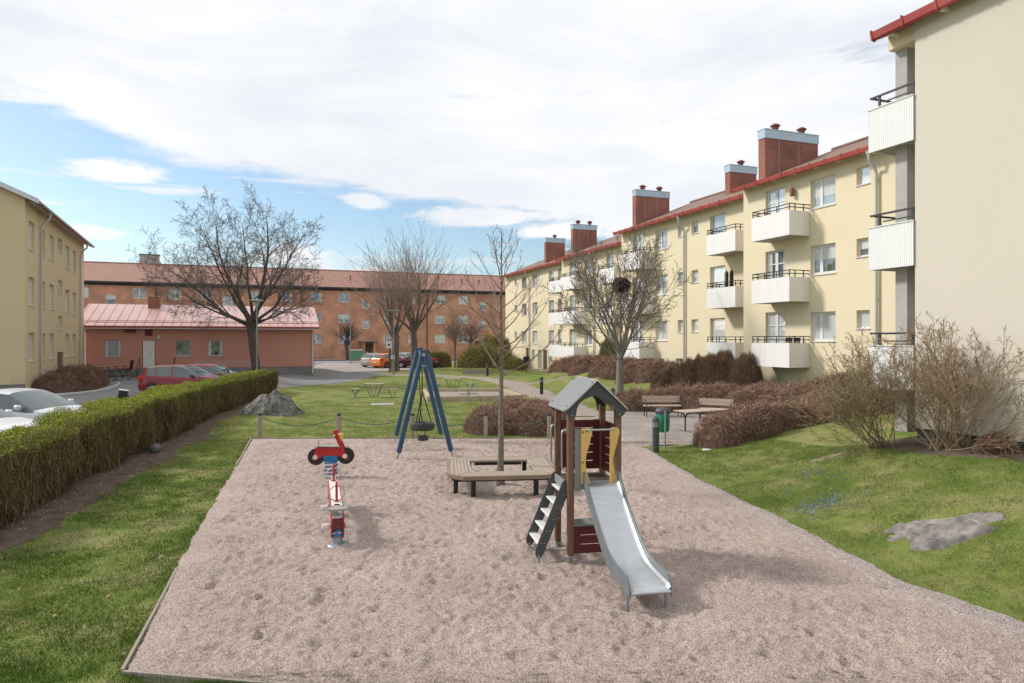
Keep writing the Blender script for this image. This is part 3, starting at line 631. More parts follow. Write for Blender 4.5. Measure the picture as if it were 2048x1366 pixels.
B1, L1a = yblock('nearest of the staggered yellow apartment blocks, partly hidden by the ribbed corner balconies', 23.2, 1900, 1487, 0,
    [(1531, 1570, 'D', (3, 0, 3)), (1621, 1671, 'W', (1, 0, 3)), (1713, 1739.5, 'S', (3, 0, 3)), (1826, 1850, 'S', (1, 1, 1))], [(1503, 1578.5)], [1757], [(None, -.75, 3.2, 13.05, 2, False)], 1.0)
B2, L2a = yblock('yellow apartment block with dark coats hanging on its middle balcony', 24.5, 1520, 1243, 0,
    [(1420, 1450, 'N', (1, 3, 3)), (1382.8, 1396.5, 'S', (0, 1, 3)), (1355.5, 1367, 'S', (3, 1, 3)), (1311, 1335, 'W', (1, 2, 3)), (1265.7, 1285.5, 'D', (3, 3, 1))], [(1413, 1470.6), (1241.5, 1278.6)], [1371], [(None, -.75, 2.6, 13.1, 2, False), (5.9, -2.9, 1.9, 13.3, 1, True)], 1.0,
    extra=[(1317, 1328, 1.2, 1.95, 'S', 0), (1352, 1369, 1.05, 2.0, 'S', 0)])
B3, L3a = yblock('third yellow block of the staggered row, a narrow one between two brick chimneys', 25.7, 1262, 1124, .4,
    [(1213, 1227, 'N', (2, 1, 2)), (1169, 1184, 'W', (2, 0, 1)), (1139, 1153, 'D', (1, 2, 3))], [(1197, 1228), (1121, 1147.5)], [1190], [(None, -.75, 2.2, 12.75, 2, False)], .8,
    extra=[(1164, 1171, 1.0, 1.9, 'S', 0)])
B4, L4a = yblock('farthest yellow block of the staggered row, with dark red ground floor door', 27.0, 1140, 1011, .3,
    [(1116, 1123, 'N', (2, 0, 1)), (1097.5, 1108, 'N', (1, 2, 3)), (1065, 1075, 'N', (2, 1, 3)), (1043.5, 1053, 'N', (0, 0, 2)), (1029.5, 1033.5, 'S', (0, 1, 0))], [(1097.6, 1124)], [1060], [(7.2, -.9, 2.0, 12.9, 1, True)], 0.1,
    extra=[(1097, 1104, .95, 2.1, 'S', 1), (1076, 1083, .3, 2.1, 'S', 1), (1086, 1094, .2, 2.15, 'X', 1), (1052, 1058.5, .15, 2.3, 'X', 0), (1064, 1069, 1.1, 2.1, 'S', 1)])
# ---- cream corner building on the right
Bc = Bld('apartment_building', 'cream rendered building with a windowless wall and ribbed white corner balconies on concrete posts', (14.44 - .3765 * 2, 2.0), NR)
Lc = Bc.s_px(1830); Lb = Bc.s_px(1740); r_ = Bc.root
gable_rf, zo = gable_block(Bc, 0, Lc, 11, 1.1, 10.12, 12.5, render_c, roof_b, .26, .2, mat('dark_plinth', (.05, .045, .04), .9, (.08, .07, .06), 2), 1.17, red_m, side_over=(.3, .80))
m_ = MB(); m_.box((Lc + .01, -3.2, 9.72), (Lc + .76, -.10, 10.05)); m_.build('balcony_lintel', render_y, r_)
for xx in np.arange(Lc + .5, 0, -1.25): m_ = MB(); m_.tube([(xx, -.1, 10.0), (xx, .24, 9.96)], .06, 8); m_.build('rafter_end', white_m, r_)
m_ = MB(); m_.box((Lc + .44, -.62, 1.0), (Lc + .74, -.30, 9.72)); m_.build('concrete_post', conc, r_)
m_ = MB(); m_.box((Lc + .44, -3.15, 1.0), (Lc + .74, -2.85, 9.72)); m_.build('concrete_post', conc, r_)
for i in range(3):
    zt = 2.95 + 2.75 * i; zb_ = zt - .95
    s_ = MB(); s_.box((Lc + .005, -3.3, zb_ + .02), (Lb - .04, -.0, zb_ + .18)); sl_ = s_.build('balcony', conc, r_)
    p = MB(); zz = []; n = 42; w_ = Lb - Lc - .01
    for j in range(n + 1):                      # ribbed sheet: real ribs
        u = Lc + .01 + w_ * j / n; zz.append((u, .037 if j % 2 else .048))
    prof = zz + [(zz[-1][0], .012), (zz[0][0], .012)]
    p.prism(prof, zb_ - .03, zt, 'z'); p.box((Lc + .005, .008, zt), (Lb + .03, .065, zt + .02))
    n2_ = 60; e = [(Lb - .02 + (.0 if j % 2 else .025), .01 - 3.3 * j / n2_) for j in range(n2_ + 1)]
    p.prism(e + [(Lb - .04, -3.29), (Lb - .04, .01)], zb_ - .03, zt, 'z'); p.build('ribbed_panel', mat('ribbed_sheet', (.84, .84, .83), .45, (.80, .80, .79), 2), sl_)
    q = MB()
    for xx in (Lc + .06, Lb - .25): q.box((xx - .03, -.03, zt - .1), (xx + .03, .0, zt + .3))
    q.box((Lc + .0, -.035, zt + .27), (Lb + .0, .01, zt + .31)); q.box((Lc, -.03, zt + .1), (Lb - .35, -.01, zt + .13))
    q.box((Lb - .05, -3.2, zt + .27), (Lb - .01, -.04, zt + .31))
    for yy in (-.9, -1.9, -2.9): q.box((Lb - .05, yy, zt - .1), (Lb - .02, yy + .05, zt + .27))
    q.build('railing', rail_m, sl_)
# ---- left yellow building
NL = (.913, .409)
Bl = Bld('apartment_building', 'yellow rendered three storey building at the left edge, with narrow windows and two grey downpipes', (-23.6 - .448 * 15.9, 33.3 + 15.9), NL)
S50 = Bl.s_px(50); 
cl = [(57.3, 69), (80.8, 90), (99, 107.8), (130.7, 138.8), (145.5, 152.2), (160, 163.3)]
for p0, p1 in cl:
    for i in range(3): Bl.win(p0, p1, 2.05 + 2.75 * i, 3.44 + 2.75 * i, 'N2', 3 if i else 2)
for za, zb_ in ((8.3, 9.1), (5.8, 6.62), (3.7, 4.5)): Bl.win(116, 124.6, za, zb_, 'N2', 1)
Bl.win(114.5, 127, .55, 2.35, 'X', 1)
x0 = Bl.s_px(168)
rf, zo = gable_block(Bl, x0, S50, 11, .35, 9.95, 12.5, render_l, roof_r, .5, .3, plinth_m, .95, None)
mb = MB(); mb.prism([(.5, zo - .13), (.53, zo - .13), (.56, zo + .03), (.5, zo + .04)], x0 - .3, S50 + .3, 'x'); mb.build('eaves_board', mat('dull_red_metal', (.22, .05, .045), .5), rf)
mb = MB(); mb.tube([(x0 - .3, .58, zo - .06), (S50 + .3, .58, zo - .06)], .06, 8); mb.build('gutter', pipe_m, rf)
for (a, b, c, d_, k, gi) in Bl.open:
    if k == 'X':
        mb = MB(); mb.box((a + .02, -.12, c), (b - .02, -.07, d_ - .02)); dr = mb.build('door', wood_d, Bl.root)
    else: window(Bl.root, a, b, c, d_, 'S', gi=gi)
soffit_beams(Bl, x0 + .3, S50 - .3, 9.95, .9, .5, white_m)
for p in (78, 158): downpipe(Bl, Bl.s_px(p), zo - .1, .35, .5)
mb = MB(); mb.prism([(.62, zo + .03), (-5.5, 12.62), (-5.5, 12.36), (.62, zo - .2)], S50 + .3, S50 + .36, 'x'); mb.build('verge_board', zinc, Bl.root)
# ---- red brick building behind
Bb = Bld('brick_building', 'long orange brick apartment building with a red tiled roof and green base', tuple(BP + BD * 26), tuple(BN))
def bs(px): return Bb.s_px(px)
for p0, p1 in ((152, 177), (265, 292), (337, 363), (401, 427), (501, 523), (561, 584), (620.5, 643), (677, 699), (767, 781), (816, 830), (870, 891), (917, 936)):
    for i in range(3): Bb.win(p0, p1, 2.6 + 2.75 * i, 3.79 + 2.75 * i, 'V', random.choice((0, 1, 1, 2)))
for p0, p1 in ((211, 232), (446, 466), (725, 739), (958, 972)):
    for i in range(2): Bb.win(p0, p1, 4.55 + 2.75 * i, 5.75 + 2.75 * i, 'S', random.choice((0, 1)))
Bb.win(731, 741, .3, 2.5, 'X', 0); Bb.win(962, 974, .3, 2.5, 'X', 0)
gable_rfb, zob = gable_block(Bb, 0, 70, 11, .2, 10.15, 12.75, brick_o, roof_r, .45, .3, green_p, .9, None)
for (a, b, c, d_, k, gi) in Bb.open:
    if k == 'X':
        mb = MB(); mb.box((a + .02, -.12, c), (b - .02, -.07, d_)); dr = mb.build('door', GL[0], Bb.root)
        mb = MB(); mb.box((a - .9, .0, d_ + .25), (b + .9, 1.5, d_ + .42)); mb.build('door_canopy', mat('canopy_grey', (.2, .2, .2), .6), Bb.root)
        mb = MB(); mb.box((a - .55, .0, .3), (a - .2, 1.2, d_ + .25)); mb.box((b + .2, .0, .3), (b + .55, 1.2, d_ + .25)); mb.build('porch_piers', brick_o, Bb.root)
    else: window(Bb.root, a, b, c, d_, k, gi=gi, depth=.08)
mb = MB(); mb.prism([(.46, zob - .2), (.6, zob - .15), (.6, zob + .03), (.46, zob + .06)], -.3, 70.3, 'x'); mb.prism([(.02, 9.6), (.05, 9.6), (.05, 10.1), (.02, 10.1)], 0, 70, 'x'); mb.build('gutter', mat('gutter_black', (.025, .027, .03), .5), Bb.root)
for p in (312, 603, 854): downpipe(Bb, bs(p), zob - .1, .3, .5, MATS['gutter_black'])
mb = MB(); q = Bb.s_px(283); mb.box((q - 1.1, -7.4, 11.5), (q + 1.1, -6.2, 14.1)); ch = mb.build('chimney', conc, Bb.root); m2 = MB(); m2.box((q - 1.2, -7.5, 14.1), (q + 1.2, -6.1, 14.2)); m2.cyl((q, -6.8, 14.2), .12, .3, 8); m2.build('chimney_cap', rail_m, ch)
for p in (705, 932, 967):
    mb = MB(); q = Bb.s_px(p); mb.tube([(q, -2.2, 11), (q, -2.2, 11.75)], .09, 8); mb.box((q - .14, -2.35, 11.7), (q + .14, -2.05, 11.85)); mb.build('roof_vent', mat('vent_red', (.28, .09, .07), .7), gable_rfb)
# ---- low terracotta pavilion
Bp = Bld('pavilion', 'low terracotta rendered building with a red standing seam roof paled by painted glare and white door', (-15.8, 54.5), tuple(BN), 'low building')
sR = 0.0; sLp = Bp.s_px(160)
for p0, p1, gi in ((208.8, 242.5, 1), (350, 381, 0), (415.6, 446, 0)): Bp.win(p0, p1, 1.85, 3.06, 'P', gi)
Bp.win(284.6, 310.5, 1.02, 3.0, 'X', 0)
wall = MB(); D = 9.0; ze = 4.15; zr = 5.75
wall_holes(wall, 0, sLp, .95, ze, Bp.open)
for sx in (0, sLp): wall.add([(sx, 0, .95), (sx, -D, .95), (sx, -D, ze), (sx, -D / 2, zr), (sx, 0, ze)], [(0, 1, 2, 3, 4)])
wall.add([(0, -D, .95), (sLp, -D, .95), (sLp, -D, ze), (0, -D, ze)], [(0, 1, 2, 3)]); wall.build('wall', render_r, Bp.root)
p = MB(); p.box((.02, -D + .03, -.3), (sLp - .02, -.03, .95)); p.build('plinth', plinth_m, Bp.root)
for (a, b, c, d_, k, gi) in Bp.open:
    if k == 'X':
        mb = MB(); mb.box((a + .04, -.1, c), (b - .04, -.03, d_)); dr = mb.build('door', white_m, Bp.root)
        mb = MB(); mb.tube([(a + .2, -.02, c + 1), (a + .2, .03, c + 1), (a + .34, .03, c + 1)], .015, 6); mb.build('handle', rail_m, dr)
    else: window(Bp.root, a, b, c, d_, 'P', gi=gi, fr=grey_w)
rfm = MB(); rfm.prism([(.5, ze - .05), (-D / 2, zr + .12), (-D - .5, ze - .05), (-D - .5, ze - .12), (-D / 2, zr + .02), (.5, ze - .14)], -.35, sLp + .35, 'x')
kk = (zr + .17 - ze) / (D / 2 + .5)
for x in np.arange(-.35, sLp + .36, .62): rfm.prism([(.5, ze - .05), (-D / 2, zr + .12), (-D / 2, zr + .155), (.5, ze - .01)], x - .012, x + .012, 'x')
rf = rfm.build('roof', glare_red_m, Bp.root)
mb = MB(); mb.tube([(-.4, .58, ze - .12), (sLp + .4, .58, ze - .12)], .07, 8); mb.tube([(-.35, .35, ze + .2), (sLp + .35, .35, ze + .2)], .03, 6); mb.tube([(-.35, .35, ze + .32), (sLp + .35, .35, ze + .32)], .02, 6); mb.build('gutter', red_m, rf)
mb = MB(); mb.prism([(.49, ze - .28), (.52, ze - .28), (.52, ze - .15), (.49, ze - .15)], -.36, sLp + .36, 'x'); mb.build('fascia_board', white_m, rf)
q = Bp.s_px(309, -4); mb = MB(); mb.box((q - .4, -4.3, 5.3), (q + .4, -3.5, 6.45)); mb.build('chimney', brick_c, rf)
for x in (.12, sLp - .35):
    mb = MB(); mb.tube([(x, .55, ze - .15), (x, .5, ze - .3), (x, .12, ze - .55), (x, .08, ze - .8), (x, .08, .4)], .05, 8); mb.build('downpipe', white_m, Bp.root, 40)
a = Bp.s_px(250); b = Bp.s_px(272); mb = MB(); mb.bbox((b, .0, 3.62), (a, .25, 3.98), .05); mb.ring((b + .28, .27, 3.8), .09, .04, 'y'); mb.build('wall_vent', mat('vent_dark_red', (.16, .035, .035), .7), Bp.root)
a = Bp.s_px(290); b = Bp.s_px(305); mb = MB(); mb.box((b, .0, 3.36), (a, .03, 3.85)); [mb.box((b + .03, .03, z), (a - .03, .05, z + .04)) for z in np.arange(3.4, 3.82, .075)]; mb.build('louvre', MATS['vent_dark_red'], Bp.root)
q = Bp.s_px(318); mb = MB(); mb.bbox((q - .12, 0, 3.1), (q + .12, .16, 3.4), .03); mb.build('wall_lamp', mat('lamp_cream', (.6, .55, .4), .5), Bp.root)
# ------------------------------------------------------------------ play equipment
post_m = mat('brown_post', (0.20, 0.105, 0.06), 0.6, (0.15, 0.075, 0.045), 4, .25, 40, stretch=(6, 6, .6))
steel = mat('brushed_steel', (0.50, 0.51, 0.52), 0.32, (0.42, 0.43, 0.44), 3, metal=.85, stretch=(1, 1, 14))
slide_m = mat('slide_steel', (0.60, 0.62, 0.64), 0.34, (0.52, 0.54, 0.56), 2.5, metal=.8, stretch=(1, 12, 1))
galv = mat('galvanised', (0.38, 0.41, 0.42), 0.5, (0.30, 0.33, 0.34), 12, metal=.6)
hdpe = mat('dark_grey_board', (0.055, 0.06, 0.065), 0.55, (0.075, 0.08, 0.085), 3)
hdpe_l = mat('light_grey_board', (0.215, 0.22, 0.225), 0.85, (0.24, 0.245, 0.25), 5, spec=.2)
sidep = mat('slide_side', (0.17, 0.185, 0.195), 0.5, (0.145, 0.16, 0.17), 3)
maroon = mat('maroon_board', (0.13, 0.017, 0.017), 0.5, (0.10, 0.014, 0.014), 3)
yellow_b = mat('yellow_board', (0.66, 0.42, 0.12), 0.5, (0.70, 0.45, 0.15), 3)
edge_y = mat('board_core', (0.55, 0.53, 0.48), 0.6)
black_m = mat('black_bolt', (0.012, 0.012, 0.013), 0.5)
red_b = mat('red_board', (0.50, 0.022, 0.018), 0.45, (0.42, 0.018, 0.016), 3)
blue_s = mat('blue_spring', (0.02, 0.17, 0.36), 0.4, (0.018, 0.14, 0.30), 5)
white_p = mat('white_plastic', (0.72, 0.70, 0.66), 0.5, (0.62, 0.60, 0.56), 6)
grey_seat = mat('grey_seat', (0.33, 0.31, 0.29), 0.6, (0.28, 0.26, 0.245), 6)
T = thing('play_tower', 'small play tower with grey gable roof, maroon panels, ladder and steel slide', 'play tower', (.81, 9.49, 0), R(10.8))
S = .69
for (x, y, h) in ((0, 0, 2.12), (S, 0, 2.12), (0, S, 2.12), (S, S, 2.12)):
    mb = MB(); mb.bbox((x - .045, y - .045, .09), (x + .045, y + .045, h), .012); p = mb.build('post', post_m, T)
    mb = MB(); mb.cyl((x, y, -.05), .03, .16, 10); mb.bbox((x - .05, y - .05, .06), (x + .05, y + .05, .1), .01); mb.build('post_foot', galv, p)
mb = MB(); mb.bbox((-.03, -.03, 1.04), (S + .03, S + .03, 1.1), .01); plat = mb.build('platform', mat('platform_ply', (.10, .075, .055), .7, (.075, .055, .04), 20), T)
mb = MB(); mb.bbox((.045, -.065, 1.02), (S - .045, -.035, 1.13), .006); mb.bbox((-.065, .045, 1.0), (-.035, S - .045, 1.12), .006); mb.build('platform_trim', hdpe_l, T)
# slatted maroon panels (back and right), each board with gaps
def slat_panel(a0, a1, fix, z0, z1, axis, n, name='maroon_panel'):
    mb = MB(); hh = (z1 - z0) / n
    for i in range(n):
        za = z0 + i * hh + (.006 if i else 0); zb_ = z0 + (i + 1) * hh - .006
        A, B_ = ((a0 + .10, fix - .01, za), (a1 - .10, fix + .01, zb_)) if axis == 'x' else ((fix - .01, a0 + .10, za), (fix + .01, a1 - .10, zb_))
        mb.bbox(A, B_, .003)
    for q in ((a0, a0 + .10), (a1 - .10, a1)):
        A, B_ = ((q[0], fix - .01, z0), (q[1], fix + .01, z1)) if axis == 'x' else ((fix - .01, q[0], z0), (fix + .01, q[1], z1))
        mb.bbox(A, B_, .003)
    return mb.build(name, maroon, T)
slat_panel(.045, S - .045, S, 1.16, 1.90, 'x', 6); slat_panel(.045, S - .045, S, 1.16, 1.90, 'y', 6)
slat_panel(.045, S - .02, 0, .12, .50, 'x', 3, 'counter_panel')
mb = MB(); pl = [(.05, -.06)] + [(.36 + .30 * math.sin(a), .08 - .16 * math.cos(a)) for a in np.linspace(0, PI, 9)] + [(.05, .22)]
mb.prism(pl, .515, .54, 'z'); mb.build('counter_shelf', hdpe_l, T)
# yellow entry boards with waved edge
def yboard(x0, x1, wavy_right):
    zz = np.linspace(1.10, 1.87, 22); wv = [0.034 + .038 * math.sin((z - 1.1) / .77 * 2 * PI * 1.0 + 2.3) + (.02 if z > 1.75 else 0) * math.sin((z - 1.75) / .12 * PI) for z in zz]
    if wavy_right: poly = [(x0, 1.10)] + [(x1 - .03 + w - .03, z) for w, z in zip(wv, zz)] + [(x0 + .03, 1.88), (x0, 1.85)]
    else: poly = [(x1, 1.10)] + [(x1, 1.85), (x1 - .03, 1.88)] + [(x0 + .06 - w, z) for w, z in list(zip(wv, zz))[::-1]]
    mb = MB(); mb.prism(poly, -.085, -.065, 'y'); return mb.build('yellow_board', yellow_b, T)
yb1 = yboard(.13, .26, True); yb2 = yboard(.55, .66, True)
mb = MB(); mb.bbox((.05, -.062, 1.0), (.13, -.042, 1.86), .004); mb.build('side_board', hdpe_l, T)
mb = MB()
for x, z in ((.155, 1.82), (.21, 1.83), (.19, 1.14), (.155, 1.4)): mb.tube([(x, -.085, z), (x, -.094, z)], .011, 10)
mb.build('bolt_caps', black_m, yb1)
mb = MB(); mb.tube([(.2, -.075, 1.845), (.62, -.075, 1.845)], .017, 12); mb.build('grab_bar', steel, T, 60)
for y in (.06, S - .02):     # handles beside the ladder
    mb = MB(); mb.tube([(-.045, y, 1.83), (-.09, y, 1.83), (-.10, y, 1.81), (-.105, y, 1.76), (-.105, y, 1.35), (-.10, y, 1.30), (-.08, y, 1.28), (-.045, y, 1.28)], .014, 10)
    for z in (1.83, 1.28): mb.tube([(-.046, y, z), (-.056, y, z)], .038, 14)
    mb.build('handle', steel, T, 60)
# roof
hw = .46; zr = 2.53; zl = 2.105; y0, y1 = -.15, S + .16; cx = S / 2
for sx, nm in ((-1, 'roof_board'), (1, 'roof_board')):
    mb = MB(); rr = .09; n = 6
    L_ = math.hypot(hw, zr - zl); tx = sx * hw / L_; tz = -(zr - zl) / L_
    out = [(0, y0), (L_ - rr, y0)] + [(L_ - rr + rr * math.sin(a), y0 + rr - rr * math.cos(a)) for a in np.linspace(.2, PI / 2, n)] + [(L_ - rr + rr * math.cos(a), y1 - rr + rr * math.sin(a)) for a in np.linspace(0, PI / 2 - .2, n)] + [(L_ - rr, y1), (0, y1)]
    nx_, nz_ = -tz * sx, tx * sx
    if nz_ < 0: nx_, nz_ = -nx_, -nz_
    V0 = [(cx + tx * u, v, zr + tz * u) for u, v in out]; V1 = [(p[0] + nx_ * .018, p[1], p[2] + nz_ * .018) for p in V0]; k = len(V0)
    mb.use(hdpe_l if sx < 0 else hdpe_l); mb.add(V0 + V1, [tuple(range(k)), tuple(range(k, 2 * k))]); mb.use(edge_y); mb.add(V0 + V1, [(i, k + i, k + (i + 1) % k, (i + 1) % k) for i in range(k)])
    rb = mb.build(nm, None, T)
    mb = MB()
    for u, v in ((.06, y0 + .05), (.06, y1 - .05), (L_ - .09, y0 + .10), (L_ - .09, y1 - .12)):
        p = Vector((cx + tx * u, v, zr + tz * u)); nn_ = Vector((nx_, 0, nz_)); mb.tube([p + nn_ * .018, p + nn_ * .026], .012, 10)
    mb.build('bolt_caps', black_m, rb)
for yy in (y0 + .05, y1 - .09):    # arched gable boards
    outer = [(cx - hw + .02, zl + .0), (cx, zr - .005), (cx + hw - .02, zl + .0), (cx + hw - .06, zl - .06), (cx + S / 2 - .02, zl - .09), (cx + S / 2 - .05, zl - .07)]
    arch = [(cx + (S / 2 - .06) * math.cos(a), zl - .03 + .24 * math.sin(a) ** .9) for a in np.linspace(.08, PI - .08, 15)]
    left = [(cx - S / 2 + .05, zl - .07), (cx - S / 2 + .02, zl - .09), (cx - hw + .06, zl - .06)]
    # split in halves so the polygons stay simple
    mb = MB(); half = len(arch) // 2
    mb.prism([(cx, zr - .005), (cx + hw - .02, zl), (cx + hw - .06, zl - .06), (cx + S / 2, zl - .1), (cx + S / 2 - .05, zl - .07)] + arch[:half + 1], yy, yy + .022, 'y')
    mb.prism([(cx, zr - .005)] + arch[half:] + [(cx - S / 2 + .05, zl - .07), (cx - S / 2, zl - .1), (cx - hw + .06, zl - .06), (cx - hw + .02, zl)], yy, yy + .022, 'y')
    gb = mb.build('gable_board', hdpe, T)
    mb = MB(); [mb.tube([(x, yy, zl - .05), (x, yy - .006, zl - .05)], .009, 8) for x in (0, S)]; mb.build('screws', steel, gb)
# ladder
lx = -.46
for y in (.03, S - .06):
    mb = MB(); mb.prism([(-.0, 1.12), (.0, 1.00), (lx + .085, .13), (lx + .05, .075), (lx - .0, .075), (lx - .03, .13), (lx - .025, .20), (-.105, 1.11), (-.07, 1.145)], y, y + .02, 'y'); st = mb.build('ladder_side', hdpe, T)
    mb = MB(); mb.tube([(lx + .02, y + .01, .12), (lx + .02, y + .01, -.06)], .018, 10); mb.build('ladder_foot', galv, st)
    for i in range(5):
        q = (i + .5) / 5.3; x = lx + .02 + (.40) * q; z = .20 + .86 * q
        for xx in (x, x + .04): mb = MB(); mb.tube([(xx, y - .002, z), (xx, y - .008, z)], .008, 8); mb.build('screw', steel, st)
for i in range(5):
    q = (i + .35) / 4.9; x = lx + .03 + .41 * q; z = .19 + .87 * q; mb = MB()
    mb.bbox((x - .045, .05, z - .014), (x + .085, S - .06, z + .014), .006); mb.build('ladder_step', mat('step_alu', (.80, .80, .78), .5, (.72, .72, .70), 9, metal=.2), T)
# slide: bed and sides swept along the profile
prof = [(-.02, 1.115), (.06, 1.11), (.14, 1.085), (.24, 1.00), (.40, .86), (.60, .70), (.80, .55), (.98, .43), (1.14, .355), (1.30, .315), (1.50, .292), (1.70, .28), (1.82, .27), (1.87, .245)]
def csp(pts, k=5):
    c = crom([(a, b, 0) for a, b in pts], k); return [(p[0], p[1]) for p in c]
pr = csp(prof); x0_, x1_ = .185, .655
mb = MB(); vs = []; cross = [(0, .045), (.02, .015), (.06, 0), (.12, -.004), (.35, -.004), (.41, 0), (.45, .015), (.47, .045)]
for d_, z in pr:
    for cxx, cz in cross: vs.append((x0_ + cxx, -d_, z + cz))
k = len(cross); fs = [(i * k + j, i * k + j + 1, (i + 1) * k + j + 1, (i + 1) * k + j) for i in range(len(pr) - 1) for j in range(k - 1)]
mb.add(vs, fs); lip = len(pr) - 1
mb.tube([(x0_, -pr[-1][0], pr[-1][1] - .012), (x1_, -pr[-1][0], pr[-1][1] - .012)], .022, 12)
bed = mb.build('slide_bed', slide_m, T, 50)
for xx in (x0_ - .022, x1_ + .002):
    top = []; bot = []
    for i, (d_, z) in enumerate(pr):
        h_ = .13 + .05 * math.exp(-((d_ - .16) / .12) ** 2) if d_ > .0 else .13
        h_ *= min(1, max(.25, (1.92 - d_) / .14)); lw = .07 if d_ < 1.7 else .07
        top.append((-d_, z + h_)); bot.append((-d_, z - lw))
    n = len(pr); vs = [(xx, a, b) for a, b in top] + [(xx, a, b) for a, b in bot] + [(xx + .02, a, b) for a, b in top] + [(xx + .02, a, b) for a, b in bot]
    fs = []
    for i in range(n - 1): fs += [(i, i + 1, n + i + 1, n + i), (2 * n + i, 3 * n + i, 3 * n + i + 1, 2 * n + i + 1), (i, 2 * n + i, 2 * n + i + 1, i + 1), (n + i, n + i + 1, 3 * n + i + 1, 3 * n + i)]
    fs += [(0, n, 3 * n, 2 * n), (n - 1, 3 * n - 1, 4 * n - 1, 2 * n - 1)]
    mb = MB(); mb.add(vs, fs); mb.build('slide_side', sidep, T, 40)
for xx in (x0_ + .0, x1_ - .0):
    mb = MB(); mb.tube([(xx, -1.74, .25), (xx + .01, -1.74, -.06)], .021, 10); mb.build('slide_leg', galv, T, 60)

# ---- tyre swing
blue_m = mat('blue_pole', (0.030, 0.085, 0.165), 0.5, (0.024, 0.065, 0.13), 2.5, .1, 30, stretch=(1, 1, .3))
SW = thing('tyre_swing', 'blue A-frame swing with a hanging car tyre seat', 'swing', (0, 0, 0))
A0 = Vector((-2.27, 17.72, 2.70)); A1 = Vector((-2.84, 20.9, 2.72))
for ap, ft in ((A0, (-2.95, 17.6)), (A0, (-1.56, 17.88)), (A1, (-3.56, 20.8)), (A1, (-2.16, 21.05))):
    f = Vector((ft[0], ft[1], .06)); d_ = (ap - f).normalized(); sx = .07 if ft[0] > ap.x else -.07
    mb = MB(); mb.tube([f + d_ * .12, f + d_ * .16, ap + Vector((sx, 0, 0)), ap + Vector((sx * .6, 0, 0)) + d_ * .12], [.05, .066, .066, .06], 14); lg = mb.build('leg', blue_m, SW, 50)
    mb = MB(); mb.tube([f - d_ * .1, f + d_ * .13], .022, 8); mb.build('leg_foot', galv, lg)
for ap in (A0, A1):
    mb = MB(); mb.bbox((ap.x - .13, ap.y - .05, ap.z + .05), (ap.x + .13, ap.y + .05, ap.z + .13), .02); mb.build('top_clamp', rail_m, SW)
mb = MB(); mb.tube([A0 + Vector((0, -.12, 0)), A1 + Vector((0, .12, 0))], .045, 12); mb.build('crossbar', galv, SW, 60)
TC = Vector((-2.53, 19.25, .66)); piv = Vector((-2.55, 19.28, 2.66)); mid = TC + Vector((0, 0, .98))
mb = MB()
def tyre(mb, c, Ro, w, hole):
    mb.lathe([(hole, -w * .35), (hole + .02, -w * .5), (Ro * .8, -w * .56), (Ro * .95, -w * .46), (Ro, -w * .25), (Ro, w * .25), (Ro * .95, w * .46), (Ro * .8, w * .56), (hole + .02, w * .5), (hole, w * .35), (hole + .05, w * .28), (Ro * .9, w * .2), (Ro * .9, -w * .2), (hole + .05, -w * .28)], 36, None, c)
    mb.f = mb.f[:-2]; mb.mi = mb.mi[:-2]
    o = len(mb.v) - 14 * 36
    for j in range(36): q = (j + 1) % 36; mb.f.append((o + 13 * 36 + j, o + 13 * 36 + q, o + q, o + j)); mb.mi.append(0)
tyre(mb, TC, .345, .20, .20)
for z in (-.05, 0, .05): mb.ring((TC.x, TC.y, TC.z + z), .345, .006, 'z', 40, 4)
tyre_m = mat('tyre_rubber', (0.035, 0.036, 0.038), 0.75, (0.055, 0.055, 0.055), 7, .2, 60)
mb.build('tyre', tyre_m, SW, 40)
mb = MB(); c2 = TC + Vector((.02, 0, -.34)); tyre(mb, c2, .155, .12, .07); mb.build('small_tyre', tyre_m, SW, 40)
chn = mat('black_chain', (0.02, 0.02, 0.022), 0.5, metal=.3)
mb = MB(); mb.tube([piv, mid], .016, 8)
for a in (.3, 2.4, 4.5): mb.tube([mid, TC + Vector((.26 * math.cos(a), .26 * math.sin(a), .09))], .016, 6)
mb.tube([piv + Vector((-.09, 0, 0)), TC + Vector((-.05, .1, .35)), TC + Vector((0, .05, .12))], .012, 6)
for a in (1.0, 3.1, 5.2): mb.tube([TC + Vector((.22 * math.cos(a), .22 * math.sin(a), -.08)), c2 + Vector((.09 * math.cos(a), .09 * math.sin(a), .05))], .008, 5)
mb.build('chain', chn, SW)
mb = MB(); mb.cyl((piv.x, piv.y, 2.36), .03, .3, 10); mb.cyl((piv.x, piv.y, 2.33), .1, .03, 14); mb.build('swivel', steel, SW, 40)

# ---- springers
def coil(mb, c, r_, h, turns, w):
    n = int(turns * 14); mb.tube([(c[0] + r_ * math.cos(2 * PI * turns * i / n), c[1] + r_ * math.sin(2 * PI * turns * i / n), c[2] + h * i / n) for i in range(n + 1)], w, 8)
SP = thing('spring_seesaw', 'red and white seesaw springer with ring handles and blue springs', 'springer', (-2.62, 10.25, 0), R(16.2))
